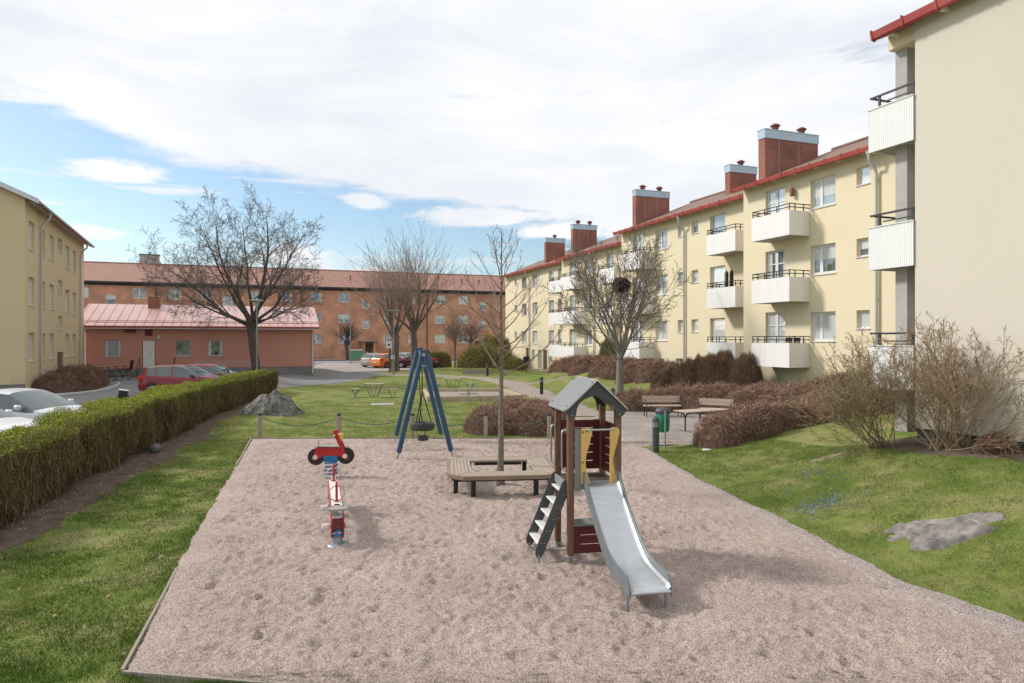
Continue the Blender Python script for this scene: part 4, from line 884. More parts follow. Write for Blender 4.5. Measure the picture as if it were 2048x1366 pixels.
# local +y runs away from the camera, 2.6 m to the far seat
for y in (.0, 1.7):
    mb = MB(); mb.lathe([(.16, -.02), (.17, .02), (.15, .045), (.075, .05), (.075, .17)], 18, None, (0, y, 0)); mb.bbox((.08, y - .04, .02), (.17, y + .04, .07), .01); bs_ = mb.build('base', galv, SP, 40)
    mb = MB(); coil(mb, (0, y, .13), .085, .20, 3.2, .019); mb.build('spring', blue_s, SP, 80)
mb = MB(); mb.bbox((-.078, -.10, .27), (.078, -.08, .44), .004); mb.bbox((-.078, 2.42, .2), (.078, 2.44, .44), .004); mb.build('end_boards', maroon, SP)
for x in (-.096, .08):     # two long side boards
    mb = MB(); mb.prism([(-.10, .16), (-.04, .13), (.05, .33), (.25, .40), (.7, .43), (1.3, .43), (1.9, .40), (2.2, .36), (2.4, .16), (2.46, .17), (2.5, .44), (2.3, .53), (1.2, .56), (.2, .54), (-.12, .42)][::-1], x, x + .016, 'x'); mb.build('side_board', red_b, SP)
mb = MB(); mb.bbox((-.078, .15, .535), (.078, 2.2, .575), .004); mb.build('deck', white_p, SP)
def seat_shape(mb, c, s=1.0, fl=1):
    pts = [(-.14, -.02), (-.16, .04), (-.12, .09), (-.05, .11), (-.04, .3), (.04, .3), (.05, .11), (.12, .09), (.16, .04), (.14, -.02), (.06, -.05), (-.06, -.05)]
    mb.prism([(c[0] + a * s, c[1] + b * s * fl) for a, b in pts], c[2], c[2] + .03, 'z')
for y, fl in ((-.06, 1), (2.52, -1)):
    mb = MB(); seat_shape(mb, (0, y, .545), 1, fl); mb.build('seat', grey_seat, SP)
for y in (.42, 2.02):
    mb = MB(); mb.bbox((-.018, y - .05, .42), (.018, y + .05, .88), .012); hb = mb.build('handle_post', red_b, SP)
    mb = MB(); mb.ring((0, y, .70), .115, .011, 'y', 28, 6); mb.build('ring_handle', mat('beige_ring', (.55, .42, .33), .5), hb, 60)
for y in (.02, 1.2):
    for x in (-.17, .16):
        mb = MB(); mb.lathe([(.02, -.06), (.045, -.05), (.05, .05), (.02, .06)], 12, Matrix.Translation((x, y, .30)) @ Matrix.Rotation(PI / 2, 4, 'Y')); mb.tube([(x, y, .3), (x * .4, y, .3)], .012, 6); mb.build('foot_peg', white_p, SP, 50)
SM = thing('spring_motorbike', 'red springer shaped like a motorbike with black wheel discs', 'springer', (-4.05, 15.3, 0), R(-2))
mb = MB(); mb.lathe([(.19, -.02), (.2, .03), (.1, .04)], 16); mb.build('base', galv, SM, 40)
mb = MB(); coil(mb, (0, 0, .03), .13, .36, 4.2, .02); mb.build('spring', blue_s, SM, 80)
mb = MB(); mb.bbox((-.16, -.08, .37), (.16, .08, .50), .012); mb.build('spring_mount', blue_s, SM)
for x, z in ((-.34, .47), (.33, .50)):
    mb = MB(); mb.tube([(x, -.035, z), (x, .035, z)], .185, 30); wh = mb.build('wheel', mat('black_board', (.018, .018, .02), .5), SM, 30)
    mb = MB(); mb.tube([(x, -.1, z), (x, .1, z)], .05, 14); mb.build('foot_peg', white_p, wh, 40)
mb = MB(); body = [(-.42, .44), (-.36, .66), (-.1, .71), (.2, .71), (.24, .66), (.34, .44), (.40, .42), (.30, .62), (.14, .80), (.05, 1.04), (.0, 1.05)]
mb.prism([(-.43, .40), (-.33, .68), (.26, .70), (.42, .44), (.34, .42), (.17, .50), (-.17, .50), (-.30, .40)], -.05, .05, 'y'); mb.build('body', red_b, SM)
mb = MB(); mb.prism([(.40, .42), (.33, .42), (.055, 1.02), (.07, 1.06), (.11, 1.08), (.145, 1.05)], -.065, -.048, 'y'); mb.prism([(.40, .42), (.33, .42), (.055, 1.02), (.07, 1.06), (.11, 1.08), (.145, 1.05)], .048, .065, 'y'); fk = mb.build('front_fork', red_b, SM)
mb = MB(); mb.bbox((.12, -.045, .82), (.27, .045, 1.0), .02); mb.build('lamp_board', yellow_b, fk)
mb = MB(); mb.tube([(.10, -.2, .96), (.10, .2, .96)], .016, 8); mb.build('handlebar', white_p, fk, 60)
mb = MB(); mb.bbox((-.38, -.1, .70), (.22, .1, .725), .01); mb.tube([(-.28, -.03, .72), (-.28, -.03, .84)], .013, 6); mb.build('seat', grey_seat, SM)

# ---- bench around the young tree
plank = mat('weathered_plank', (0.40, 0.33, 0.26), 0.85, (0.32, 0.26, 0.205), 5, .3, 40, stretch=(1, 8, 8))
plank_d = mat('plank_edge', (0.27, 0.19, 0.135), 0.8, (0.22, 0.155, 0.11), 5, .2, 40)
TB = thing('tree_bench', 'weathered slatted bench ring built around the thin young tree', 'bench', (-.24, 14.4, 0), R(6))
Rr = 1.12; dp = .50
for k in range(4):
    M_ = Matrix.Rotation(k * PI / 2, 4, 'Z'); mb = MB(); mb.use(plank)
    ns = 7; dw = dp / ns
    for i in range(ns):
        yo = -Rr + i * dw; yi = yo + dw - .012
        def hwid(y): return max(0.05, min(-y - .012, Rr - .012 - max(0, (-y) - (Rr - .30)) * 1.0))
        a_ = hwid(yo); b_ = hwid(yi); z0_, z1_ = .405, .445
        if i == 0: mb.use(plank_d); z0_ = .37
        else: mb.use(plank)
        mb.add([(-a_, yo, z0_), (a_, yo, z0_), (b_, yi, z0_), (-b_, yi, z0_), (-a_, yo, z1_), (a_, yo, z1_), (b_, yi, z1_), (-b_, yi, z1_)], [(0, 1, 2, 3), (4, 5, 6, 7), (0, 1, 5, 4), (1, 2, 6, 5), (2, 3, 7, 6), (3, 0, 4, 7)], M_)
    for s_ in (-1, 1):        # chamfered outer nosing
        mb.use(plank_d); a_ = Rr - .30
        mb.add([(s_ * a_, -Rr - .0, .37), (s_ * (Rr - .14), -Rr + .14, .37), (s_ * (Rr - .17), -Rr + .17, .37), (s_ * (a_ - .02), -Rr + .05, .37), (s_ * a_, -Rr, .446), (s_ * (Rr - .14), -Rr + .14, .446), (s_ * (Rr - .17), -Rr + .17, .446), (s_ * (a_ - .02), -Rr + .05, .446)], [(0, 1, 2, 3), (4, 5, 6, 7), (0, 1, 5, 4), (1, 2, 6, 5), (2, 3, 7, 6), (3, 0, 4, 7)], M_)
    seg = mb.build('seat', None, TB)
    mb = MB(); mb.box((-Rr + .2, -Rr + .08, .33), (Rr - .2, -Rr + .12, .40), M_); mb.box((-Rr + dp + .1, -Rr + dp - .09, .33), (Rr - dp - .1, -Rr + dp - .05, .40), M_); mb.build('frame', black_m, TB)
    for x in (-.62, .62):
        mb = MB(); mb.bbox((x - .045, -Rr + .12, -.05), (x + .045, -Rr + .21, .37), .006, M_); mb.build('leg', black_m, TB)

# ---- rope barrier
old_w = mat('old_wood', (0.38, 0.32, 0.27), 0.9, (0.27, 0.23, 0.19), 6, .4, 40, stretch=(8, 8, 1))
RF = thing('rope_barrier', 'low barrier of weathered posts joined by a sagging green chain', 'barrier', (0, 0, 0))
pp = [(-7.92, 21.45), (-5.43, 21.42), (-3.12, 21.42), (-.82, 21.4), (1.16, 21.35)]
for i, (x, y) in enumerate(pp):
    mb = MB(); mb.bbox((x - .06, y - .06, -.1), (x + .06, y + .06, .72), .02); po = mb.build('post', old_w, RF)
    mb = MB(); mb.lathe([(.062, 0), (.07, .02), (.055, .06), (.02, .075)], 12, None, (x, y, .715)); mb.build('post_cap', black_m, po)
    if i:
        a_, b_ = pp[i - 1], pp[i]; mb = MB(); n = 24
        pts_ = [(a_[0] + (b_[0] - a_[0]) * t, a_[1] + (b_[1] - a_[1]) * t, .66 - 1.05 * t * (1 - t) * (1.0 if i % 2 else .85)) for t in np.linspace(.02, .98, n)]
        mb.tube(pts_, [.011 + .004 * (j % 2) for j in range(n)], 6); mb.build('chain', mat('green_chain', (.06, .11, .09), .6), RF)
# timber edging of the play area
EB = thing('timber_edging', 'thin weathered boards edging the gravel play area', 'edging', (0, 0, 0))
def board(p, q, h=.05, w=.028, name='board'):
    p = Vector((*p, 0)); q = Vector((*q, 0)); d_ = (q - p).normalized(); n_ = Vector((-d_.y, d_.x, 0)) * w / 2; mb = MB()
    mb.add([p - n_ + Vector((0, 0, -.1)), q - n_ + Vector((0, 0, -.1)), q + n_ + Vector((0, 0, -.1)), p + n_ + Vector((0, 0, -.1)), p - n_ + Vector((0, 0, h)), q - n_ + Vector((0, 0, h * .8)), q + n_ + Vector((0, 0, h * .8)), p + n_ + Vector((0, 0, h))], [(3, 2, 1, 0), (4, 5, 6, 7), (0, 1, 5, 4), (1, 2, 6, 5), (2, 3, 7, 6), (3, 0, 4, 7)])
    return mb.build(name, old_w, EB)
board((-3.62, 6.34), (-4.12, 7.95), .04); board((-4.13, 7.98), (-4.52, 9.2), .03); board((-6.75, 16.7), (-7.4, 18.9), .045); board((-7.42, 18.95), (-8.1, 21.2), .06)
board((-8.1, 21.22), (-4.0, 21.22), .05); board((-3.98, 21.22), (1.3, 21.2), .05); board((-3.6, 6.32), (-2.2, 6.12), .035); board((-2.18, 6.118), (1.2, 5.62), .035)

# ---- street furniture
def park_bench(label, loc, rz, w=1.55):
    b = thing('park_bench', label, 'bench', loc, rz, 'benches on the paved square')
    for x in (-w / 2 + .06, w / 2 - .06):
        mb = MB(); mb.tube([(x, -.24, 0), (x, -.24, .43), (x, -.22, .60), (x, -.12, .66), (x, .18, .66)], .02, 8); mb.tube([(x, .2, 0), (x, .17, .45), (x, .26, .84)], .02, 8); mb.tube([(x, -.24, .42), (x, .2, .42)], .02, 8); mb.build('side_frame', rail_m, b, 50)
    mb = MB()
    for i in range(4): mb.bbox((-w / 2, -.25 + i * .115, .44), (w / 2, -.145 + i * .115, .475), .006)
    mb.build('seat', plank_p, b)
    mb = MB(); Mq = Matrix.Translation((0, .2, .6)) @ Matrix.Rotation(R(-14), 4, 'X')
    mb.bbox((-w / 2, -.018, -.03), (w / 2, .018, .09), .006, Mq); mb.bbox((-w / 2, -.018, .10), (w / 2, .018, .23), .006, Mq); mb.build('backrest', plank_p, b)
    return b
plank_p = mat('pinkish_plank', (0.50, 0.39, 0.31), 0.8, (0.43, 0.33, 0.26), 4, .2, 40, stretch=(1, 8, 8))
park_bench('park bench facing the slide, left one of the two benches on the paving', (6.02, 27.3, 0), R(2), 1.5)
park_bench('park bench turned towards the long low table, right one on the paving', (7.75, 26.0, 0), R(-22), 1.25)
Tt = thing('garden_table', 'long wooden table on black legs beside the right bench', 'table', (6.35, 23.1, 0), R(26))
mb = MB()
for i in range(5): mb.bbox((-.85, -.35 + i * .14, .68), (.85, -.22 + i * .14, .715), .006)
mb.build('tabletop', plank_p, Tt)
for x in (-.62, .62):
    mb = MB(); mb.tube([(x, 0, 0), (x, 0, .5), (x, -.1, .62), (x, -.3, .67)], .026, 8); mb.tube([(x, 0, .5), (x, .1, .62), (x, .3, .67)], .026, 8); mb.tube([(x, -.3, .02), (x, .3, .02)], .026, 8); mb.build('leg', rail_m, Tt, 60)
coll = mat('bollard_grey', (0.055, 0.065, 0.075), 0.5, (0.045, 0.052, 0.06), 5); opal = mat('lamp_lens', (.6, .62, .62), .3, (.5, .52, .52), 9)
def bollard(label, loc, m_=None, h=1.0, r_=.085):
    b = thing('bollard_lamp', label, 'bollard lamp', loc, 0, 'bollard lamps along the paths'); m_ = m_ or coll
    mb = MB(); mb.lathe([(r_, -.1), (r_, h * .70), (r_ * 1.02, h * .71)], 20); mb.build('post', m_, b, 40)
    mb = MB(); mb.cyl((0, 0, h * .71), r_ * .8, h * .15, 20); mb.build('lens', opal, b, 40)
    mb = MB(); mb.lathe([(r_ * 1.03, h * .855), (r_ * 1.06, h * .88), (r_ * .95, h * .94), (r_ * .55, h * .985), (.01, h)], 20)
    for k in range(6): a = k * PI / 3; mb.tube([(r_ * .95 * math.cos(a), r_ * .95 * math.sin(a), h * .7), (r_ * .95 * math.cos(a), r_ * .95 * math.sin(a), h * .87)], .008, 5)
    for z in (.75, .79, .83): mb.ring((0, 0, h * z), r_ * .93, .006, 'z', 20, 4)
    mb.build('cap', m_, b, 40); return b
dk = mat('bollard_black', (.03, .035, .035), .5)
bollard('grey bollard lamp at the grass corner beside the green bin', (3.95, 18.75, 0), coll, .99, .092)
bollard('dark bollard lamp on the grass mound beside the footpath', (1.66, 38.3, hz1(1.66, 38.3)), dk, 1.0, .095)
bollard('bollard lamp half hidden behind the play tower roof', (4.4, 29.8, hz1(4.4, 29.8)), coll, 1.0, .095)
bollard('small far bollard lamp beside the little flight of steps', (-2.0, 55.6, hz1(-2.0, 55.6)), dk, 1.0, .095)
BN_ = thing('litter_bin', 'green litter bin with domed grey lid on a steel post', 'litter bin', (4.33, 19.6, 0), 0)
mb = MB(); mb.lathe([(.1, .44), (.16, .46), (.185, .52), (.195, .72), (.195, .98), (.18, 1.0)], 20, None, (0, .0, 0)); mb.build('bin_body', mat('bin_green', (.0, .19, .085), .4, (.0, .16, .07), 3), BN_, 40)
mb = MB(); mb.lathe([(.21, .98), (.22, 1.03), (.20, 1.09), (.13, 1.14), (.01, 1.155)], 20); mb.build('lid', coll, BN_, 40)
mb = MB(); mb.tube([(.02, -.22, -.05), (.02, -.22, 1.08)], .024, 8); mb.bbox((-.02, -.22, .94), (.06, -.18, 1.0), .005); mb.bbox((-.02, -.22, .56), (.06, -.18, .6), .005); mb.build('post', galv, BN_)
def picnic(label, x, y, rz):
    t = thing('picnic_table', label, 'picnic table', (x, y, hz1(x, y)), rz, 'picnic tables with separate benches on the lawn')
    mb = MB(); [mb.bbox((-.5, -.35 + i * .14, .70), (.5, -.22 + i * .14, .74), .005) for i in range(5)]; mb.build('tabletop', plank, t)
    for s_ in (-1, 1):
        mb = MB(); mb.tube([(s_ * .45, -.25, .7), (s_ * .15, 0, 0)], .022, 6); mb.tube([(s_ * .45, .25, .7), (s_ * .15, 0, 0)], .022, 6); mb.tube([(s_ * .2, -.25, .7), (s_ * .02, 0, 0)], .02, 6); mb.build('leg', galv, t)
    for s_ in (-1, 1):
        b = thing('picnic_bench', 'small backless bench ' + ('left' if s_ < 0 else 'right') + ' of the ' + label.split(' weathered')[0] + ' picnic table', 'bench', (x + s_ * 1.0 * math.cos(rz), y + s_ * 1.0 * math.sin(rz), hz1(x, y)), rz + .1 * s_, 'small benches beside the picnic tables')
        mb = MB(); [mb.bbox((-.28, -.2 + i * .14, .42), (.28, -.07 + i * .14, .46), .005) for i in range(3)]; mb.build('seat_top', plank, b)
        for q in (-1, 1): mb = MB(); mb.tube([(q * .2, -.1, .42), (q * .06 * s_, 0, 0)], .02, 6); mb.tube([(q * .2, .12, .42), (q * .06 * s_, 0.02, 0)], .02, 6); mb.build('leg', galv, b)
picnic('nearer weathered picnic table on open lawn', -7.4, 36.6, R(0)); picnic('farther weathered picnic table behind the sandbox', -3.55, 41.2, R(4))
# sandbox with ride-on digger
SBx = thing('sandbox', 'large sandbox with pale timber frame on the lawn', 'sandbox', (0, 0, 0))
q4 = [(-4.1, 33.9), (.55, 35.0), (-.5, 39.4), (-5.1, 39.4)]
for i in range(4):
    p = q4[i]; q = q4[(i + 1) % 4]; a_ = Vector((*p, 0)); b_ = Vector((*q, 0)); d_ = (b_ - a_).normalized(); n_ = Vector((-d_.y, d_.x, 0)) * .1; mb = MB(); a_ += d_ * .1; b_ -= d_ * .1
    mb.add([a_ - n_ + Vector((0, 0, -.1)), b_ - n_ + Vector((0, 0, -.1)), b_ + n_ + Vector((0, 0, -.1)), a_ + n_ + Vector((0, 0, -.1)), a_ - n_ + Vector((0, 0, .26)), b_ - n_ + Vector((0, 0, .26)), b_ + n_ + Vector((0, 0, .26)), a_ + n_ + Vector((0, 0, .26))], [(3, 2, 1, 0), (4, 5, 6, 7), (0, 1, 5, 4), (1, 2, 6, 5), (2, 3, 7, 6), (3, 0, 4, 7)])
    mb.build('side_beam', mat('pale_timber', (.47, .40, .27), .85, (.38, .31, .2), 5, .3, 40), SBx)
mb = MB(); mb.add([(a, b, .10) for a, b in q4], [(0, 1, 2, 3)]); mb.build('sand', path_m, SBx)
DG = thing('sand_digger', 'small steel ride-on digger standing in the sandbox', 'play digger', (-2.3, 36.1, .1), .3)
mb = MB(); mb.cyl((0, 0, 0), .07, .35, 10); mb.tube([(-.5, 0, .12), (.5, 0, .12)], .035, 8); mb.tube([(-.5, -.25, .1), (-.5, .25, .1)], .03, 8); mb.tube([(.5, -.25, .1), (.5, .25, .1)], .03, 8); mb.build('frame', galv, DG)
mb = MB(); mb.bbox((-.16, -.12, .35), (.16, .12, .39), .01); mb.build('seat', grey_seat, DG); mb = MB(); mb.tube([(.05, 0, .39), (.2, 0, .7), (.5, 0, .5)], .025, 6); mb.build('arm', galv, DG)
# manhole slab, steps, white lid in the grass
mb = MB(); mb.bbox((-.55, -.4, -.1), (.55, .4, .035), .01); o = mb.build('stone_slab', mat('pale_stone', (.42, .39, .35), .9, (.34, .31, .28), 3), None); o.location = (-6.15, 32.5, hz1(-6.15, 32.5)); o.rotation_euler.z = .2; tag(o, 'pale flat stone slab lying in the lawn', 'stone slab')
ST = thing('garden_steps', 'short flight of grey stone steps in the far lawn', 'steps', (-2.9, 57.4, hz1(-2.9, 57.4) - .02), .05)
for i in range(4): mb = MB(); mb.bbox((-1.25, i * .38, .0), (1.25, i * .38 + .42, .05 + i * .085), .01); mb.build('step', mat('step_stone', (.26, .22, .19), .9, (.20, .17, .15), 3), ST)
mb = MB(); mb.lathe([(.12, 0), (.12, .03), (.02, .035)], 14); o = mb.build('plastic_lid', white_p, None, 40); o.location = (5.3, 18.6, hz1(5.3, 18.6)); tag(o, 'small white lid lying in the grass near the bollard', 'lid')
# lamps and signs
def lamp(label, x, y, h, kind):
    z = hz1(x, y); b = thing('street_lamp', label, 'street lamp', (x, y, z))
    mb = MB(); mb.tube([(0, 0, -.1), (0, 0, 1.1), (0, 0, 1.12), (0, 0, h)], [.075, .075, .05, .045], 10); mb.build('pole', mat('lamp_pole', (.27, .29, .29), .5, (.23, .25, .25), 2, metal=.3), b, 40)
    if kind == 'mush':
        mb = MB(); mb.lathe([(.06, 0), (.09, .08), (.16, .30), (.38, .38), (.40, .42), (.34, .46), (.03, .49)], 18, None, (0, 0, h - .1)); mb.build('lamp_head', mat('lamp_shade_grey', (.40, .42, .40), .5), b, 40)
    else:
        mb = MB(); mb.bbox((-.55, -.09, h - .05), (.55, .09, h + .05), .02); mb.build('lamp_head', MATS['lamp_pole'], b)
    return b
lamp('mushroom topped grey street lamp in front of the largest bare tree', -16.25, 43.5, 5.1, 'mush')
lamp('tall T shaped street lamp between the parked cars and the trees', -9.95, 57.4, 5.4, 'T')
lamp('slim far lamp post beside the parking bay turn', -17.5, 74, 7.0, 'T')
NB = thing('notice_post', 'brown timber post carrying a small white and green notice', 'sign', (-10.7, 60.5, hz1(-10.7, 60.5)))
mb = MB(); mb.box((-.2, -.04, -.1), (-.05, .04, 2.9)); mb.box((.35, -.04, -.1), (.5, .04, 2.2)); mb.build('post', mat('sign_post_brown', (.13, .08, .06), .8), NB)
mb = MB(); mb.bbox((-.45, -.08, 2.1), (.05, -.05, 2.75), .01); mb.build('sign_plate', white_m, NB); mb = MB(); mb.box((-.3, -.085, 2.35), (-.1, -.081, 2.5)); mb.build('sign_mark', coll, NB)
mb = MB(); mb.bbox((-.06, -.075, .95), (.36, -.045, 1.6), .01); mb.build('sign_plate', mat('sign_green', (.05, .2, .08), .6), NB); mb = MB(); mb.box((-.03, -.08, 1.15), (.33, -.076, 1.5)); mb.build('sign_panel', white_m, NB)
RS = thing('road_sign', 'small round white sign on a post before the clipped bush', 'sign', (-9.75, 67.0, hz1(-9.75, 67)))
mb = MB(); mb.tube([(0, 0, -.1), (0, 0, 1.9)], .07, 8); mb.build('post', galv, RS); mb = MB(); mb.tube([(0, -.08, 1.95), (0, -.05, 1.95)], .26, 18); mb.build('sign_plate', white_p, RS)
MBx = thing('mailbox', 'black box on a post by the far yellow block', 'box', (1.25, 59.5, hz1(1.25, 59.5)))
mb = MB(); mb.tube([(0, 0, -.1), (0, 0, .9)], .03, 8); mb.build('post', black_m, MBx); mb = MB(); mb.bbox((-.26, -.12, .75), (.26, .12, 1.35), .03); mb.build('box_body', black_m, MBx)
GC = thing('utility_cabinet', 'pale green cabinet with white top by the brick wall', 'cabinet', (-20.3, 88.7, .2), R(20.6))
mb = MB(); mb.bbox((-.75, -.5, .3), (.75, .5, 1.45), .03); mb.build('cabinet_body', mat('mint_paint', (.12, .33, .2), .5, (.10, .28, .17), 2), GC); mb = MB(); mb.bbox((-.8, -.55, 1.45), (.8, .55, 1.6), .03); mb.build('lid', white_m, GC); mb = MB(); mb.bbox((-.7, -.45, 0), (.7, .45, .3), .02); mb.build('base', coll, GC)
EP = thing('engine_heater_post', 'black post head with a pale slanted lid poking above the hedge', 'post', (-11.35, 19.9, .27), R(25))
mb = MB(); mb.box((-.05, -.05, -.1), (.05, .05, 1.15)); mb.build('post', black_m, EP)
mb = MB(); mb.prism([(-.13, 1.08), (.16, 1.08), (.13, 1.32), (-.08, 1.36)], -.09, .09, 'y'); mb.build('box_head', black_m, EP); mb = MB(); mb.prism([(-.09, 1.365), (.15, 1.325), (.15, 1.345), (-.09, 1.385)], -.1, .1, 'y'); mb.build('lid', white_m, EP)
# railing by the pavilion steps
RG = thing('steel_railing', 'grey railing with thin upright bars by the terracotta wall', 'railing', (-20.9, 49.6, hz1(-20.9, 49.6)), R(20.6))
mb = MB(); mb.tube([(-1.9, 0, 1.15), (1.9, 0, 1.15)], .025, 6); mb.tube([(-1.9, 0, .2), (1.9, 0, .2)], .02, 6)
for x in np.linspace(-1.9, 1.9, 30): mb.tube([(x, 0, .0 if abs(x) > 1.85 else .2), (x, 0, 1.15)], .012 if abs(x) < 1.85 else .03, 5)
mb.build('bars', galv, RG)
DS = thing('door_steps', 'dark steps with black rails under the white door of the pavilion', 'steps', (-26.0, 50.05, hz1(-26, 50)), R(20.6))
for i in range(3): mb = MB(); mb.bbox((-1.1, -.1 - .32 * (3 - i), -.1), (1.1, .1, .2 * (i + 1)), .01); mb.build('step', plinth_m, DS)
mb = MB()
for x in (-1.15, 1.15): mb.tube([(x, -1.1, 0), (x, -1.1, 1.0), (x, 0, 1.5), (x, 0, 0)], .022, 6)
mb.build('handrail', black_m, DS)
# balcony goods
def on_B(B, px, out, z): s = B.s_px(px, out); p = B.P + B.x * s + B.n * out; return (p[0], p[1], z)
fab1 = mat('grey_green_coat', (.12, .13, .10), .9); fab2 = mat('black_coat', (.02, .02, .025), .9)
for px, m_, lb in ((1453, fab1, 'grey green coat hanging above the balcony rail'), (1463, fab2, 'black coat hanging beside the grey green coat')):
    x, y, z = on_B(B2, px, .8, 5.62); mb = MB(); pf = [(.02, .02), (.1, .015), (.19, .05), (.2, .3), (.19, .62), (.2, .85), (.17, .95), (.05, 1.02), (.03, 1.05)]
    mb.lathe(pf, 14, Matrix.Diagonal((1, .5, 1, 1))); [mb.tube([(s_ * .19, 0, .9), (s_ * .25, 0, .5), (s_ * .26, 0, .25)], [.06, .05, .045], 8) for s_ in (-1, 1)]
    mb.tube([(0, 0, 1.04), (0, 0, 1.12), (.03, 0, 1.15)], .008, 4)
    o = mb.build('coat', m_, None, 60); o.location = (x, y, z - .1); o.rotation_euler.z = R(70); tag(o, lb, 'coat')
for k, oo in enumerate((.72, .30)):
    s_b = B1.s_px(1578.5, 1.08) + .38; p_ = B1.P + B1.x * s_b + B1.n * oo
    c_ = thing('folding_chair', ('left' if k == 0 else 'right') + ' one of two dark folding chairs on the lowest near balcony', 'chair', (p_[0], p_[1], 2.08), B1.root.rotation_euler.z + R(90), 'folding chairs on the balcony')
    mb = MB(); [mb.bbox((-.16, -.03, .72 + i * .1), (.16, .0, .80 + i * .1), .005) for i in range(4)]; mb.build('backrest', fab2, c_)
    mb = MB(); mb.box((-.16, -.3, .42), (.16, 0, .45)); mb.build('seat', fab2, c_); mb = MB(); [mb.tube([(s_ * .17, .0, 1.13), (s_ * .17, -.28, 0)], .014, 5) for s_ in (-1, 1)]; [mb.tube([(s_ * .17, -.3, .43), (s_ * .17, .05, 0)], .014, 5) for s_ in (-1, 1)]; mb.build('frame', black_m, c_)
x, y, z = on_B(B1, 1584, .14, 9.25); BC = thing('bird_cage_lantern', 'small brown wicker lantern hanging by the top balcony door', 'lantern', (x, y, z)); mb = MB(); mb.lathe([(.08, 0), (.1, .02), (.1, .28), (.05, .36), (.01, .38)], 10); mb.build('lantern_body', mat('wicker', (.25, .13, .06), .8), BC); mb = MB(); mb.tube([(0, 0, .38), (0, 0, .5), (-.05, -.1, .5)], .008, 4); mb.build('hook', rail_m, BC)
# ------------------------------------------------------------------ trees
def grow(mbs, P, D, L_, r_, lvl, prm):
    """one limb as a tapering polyline; limbs above prm['tw'] go to the trunk mesh, thinner ones to the crown"""
    k = prm['seg'][min(lvl, len(prm['seg']) - 1)]; pts = [P.copy()]; st = L_ / k; D = D.normalized(); dirs = [D.copy()]
    for i in range(k):
        w = prm['wob'][min(lvl, len(prm['wob']) - 1)]
        D = (D + Vector((random.gauss(0, w), random.gauss(0, w), random.gauss(0, w))) + Vector((0, 0, prm['up'][min(lvl, len(prm['up']) - 1)]))).normalized()
        P = P + D * st; pts.append(P.copy()); dirs.append(D.copy())
    te = prm['te'][min(lvl, len(prm['te']) - 1)]
    rad = [max(prm['rmin'], r_ * (1 - (1 - te) * (i / k) ** .9)) for i in range(k + 1)]
    mb = mbs[0] if lvl < prm['tw'] else mbs[1]
    n = 10 if lvl == 0 else (7 if lvl == 1 else (5 if lvl == 2 else 3))
    mb.tube(pts, rad, n, cap=(lvl < 2))
    if lvl >= prm['max']: return
    nc = prm['n'][lvl]; nc = int(nc * max(.4, min(1.0, L_ / prm['ref'][lvl]))) if prm.get('ref') else nc
    a0 = random.random() * 6.28; s0 = prm['start'][lvl]
    for j in range(nc):
        f = s0 + (1 - s0) * (j + random.random() * .7) / nc; f = min(.985, f); u = f * k; i = min(k - 1, int(u)); t = u - i
        Q = pts[i].lerp(pts[i + 1], t); Dl = dirs[i].lerp(dirs[i + 1], t).normalized()
        a0 += 2.4 + random.gauss(0, .35); ang = R(random.gauss(prm['ang'][lvl], prm['ang'][lvl] * .18))
        o = Dl.orthogonal().normalized(); o = Matrix.Rotation(a0, 3, Dl) @ o
        nd_ = Dl * math.cos(ang) + o * math.sin(ang)
        nl = L_ * prm['lr'][lvl] * (1 - prm['sh'][lvl] * (f - s0) / max(.01, 1 - s0)) * random.uniform(.8, 1.15)
        rr = rad[i] * (1 - t) + rad[i + 1] * t
        grow(mbs, Q, nd_, nl, max(prm['rmin'], min(rr * .85, rr * prm['rr'][lvl])), lvl + 1, prm)
bark = mat('bark', (0.13, 0.105, 0.088), 0.95, (0.18, 0.15, 0.125), 3, .8, 25, stretch=(6, 6, 1), spec=.1)
bark_d = mat('dark_bark', (0.080, 0.066, 0.060), 0.95, (0.12, 0.10, 0.09), 3, .6, 25, stretch=(6, 6, 1), spec=.1)
bark_g = mat('grey_bark', (0.20, 0.18, 0.155), 0.95, (0.30, 0.275, 0.24), 5, .7, 30, stretch=(3, 3, 3), spec=.1)
bark_s = mat('speckled_bark', (0.155, 0.125, 0.10), 0.95, (0.29, 0.25, 0.215), 9, .9, 40, stretch=(2, 2, 3), spec=.1)
twig_b = mat('twig_brown', (0.19, 0.15, 0.125), 0.95, (0.24, 0.195, 0.165), 3, spec=.1)
twig_g = mat('twig_grey', (0.16, 0.135, 0.125), 0.95, (0.20, 0.17, 0.155), 3, spec=.1)
twig_r = mat('twig_reddish', (0.33, 0.235, 0.20), 0.95, (0.38, 0.28, 0.24), 3, spec=.1)
def tree(name, label, x, y, base_dir, L_, r_, prm, mt, mc, seed, extra=None, group=None, z=None):
    random.seed(seed); z = hz1(x, y) - .05 if z is None else z
    t = thing(name, label, 'tree', (x, y, z), 0, group); a, b = MB(), MB()
    a.tube([(0, 0, -.15), (0, 0, .12), (0, 0, .35)], [r_ * 1.5, r_ * 1.25, r_ * 1.02], 12)
    grow((a, b), Vector((0, 0, .1)), Vector(base_dir), L_, r_, 0, prm)
    if extra: extra(a, b)
    a.build('trunk', mt, t, 60); b.build('crown', mc, t, 180); return t
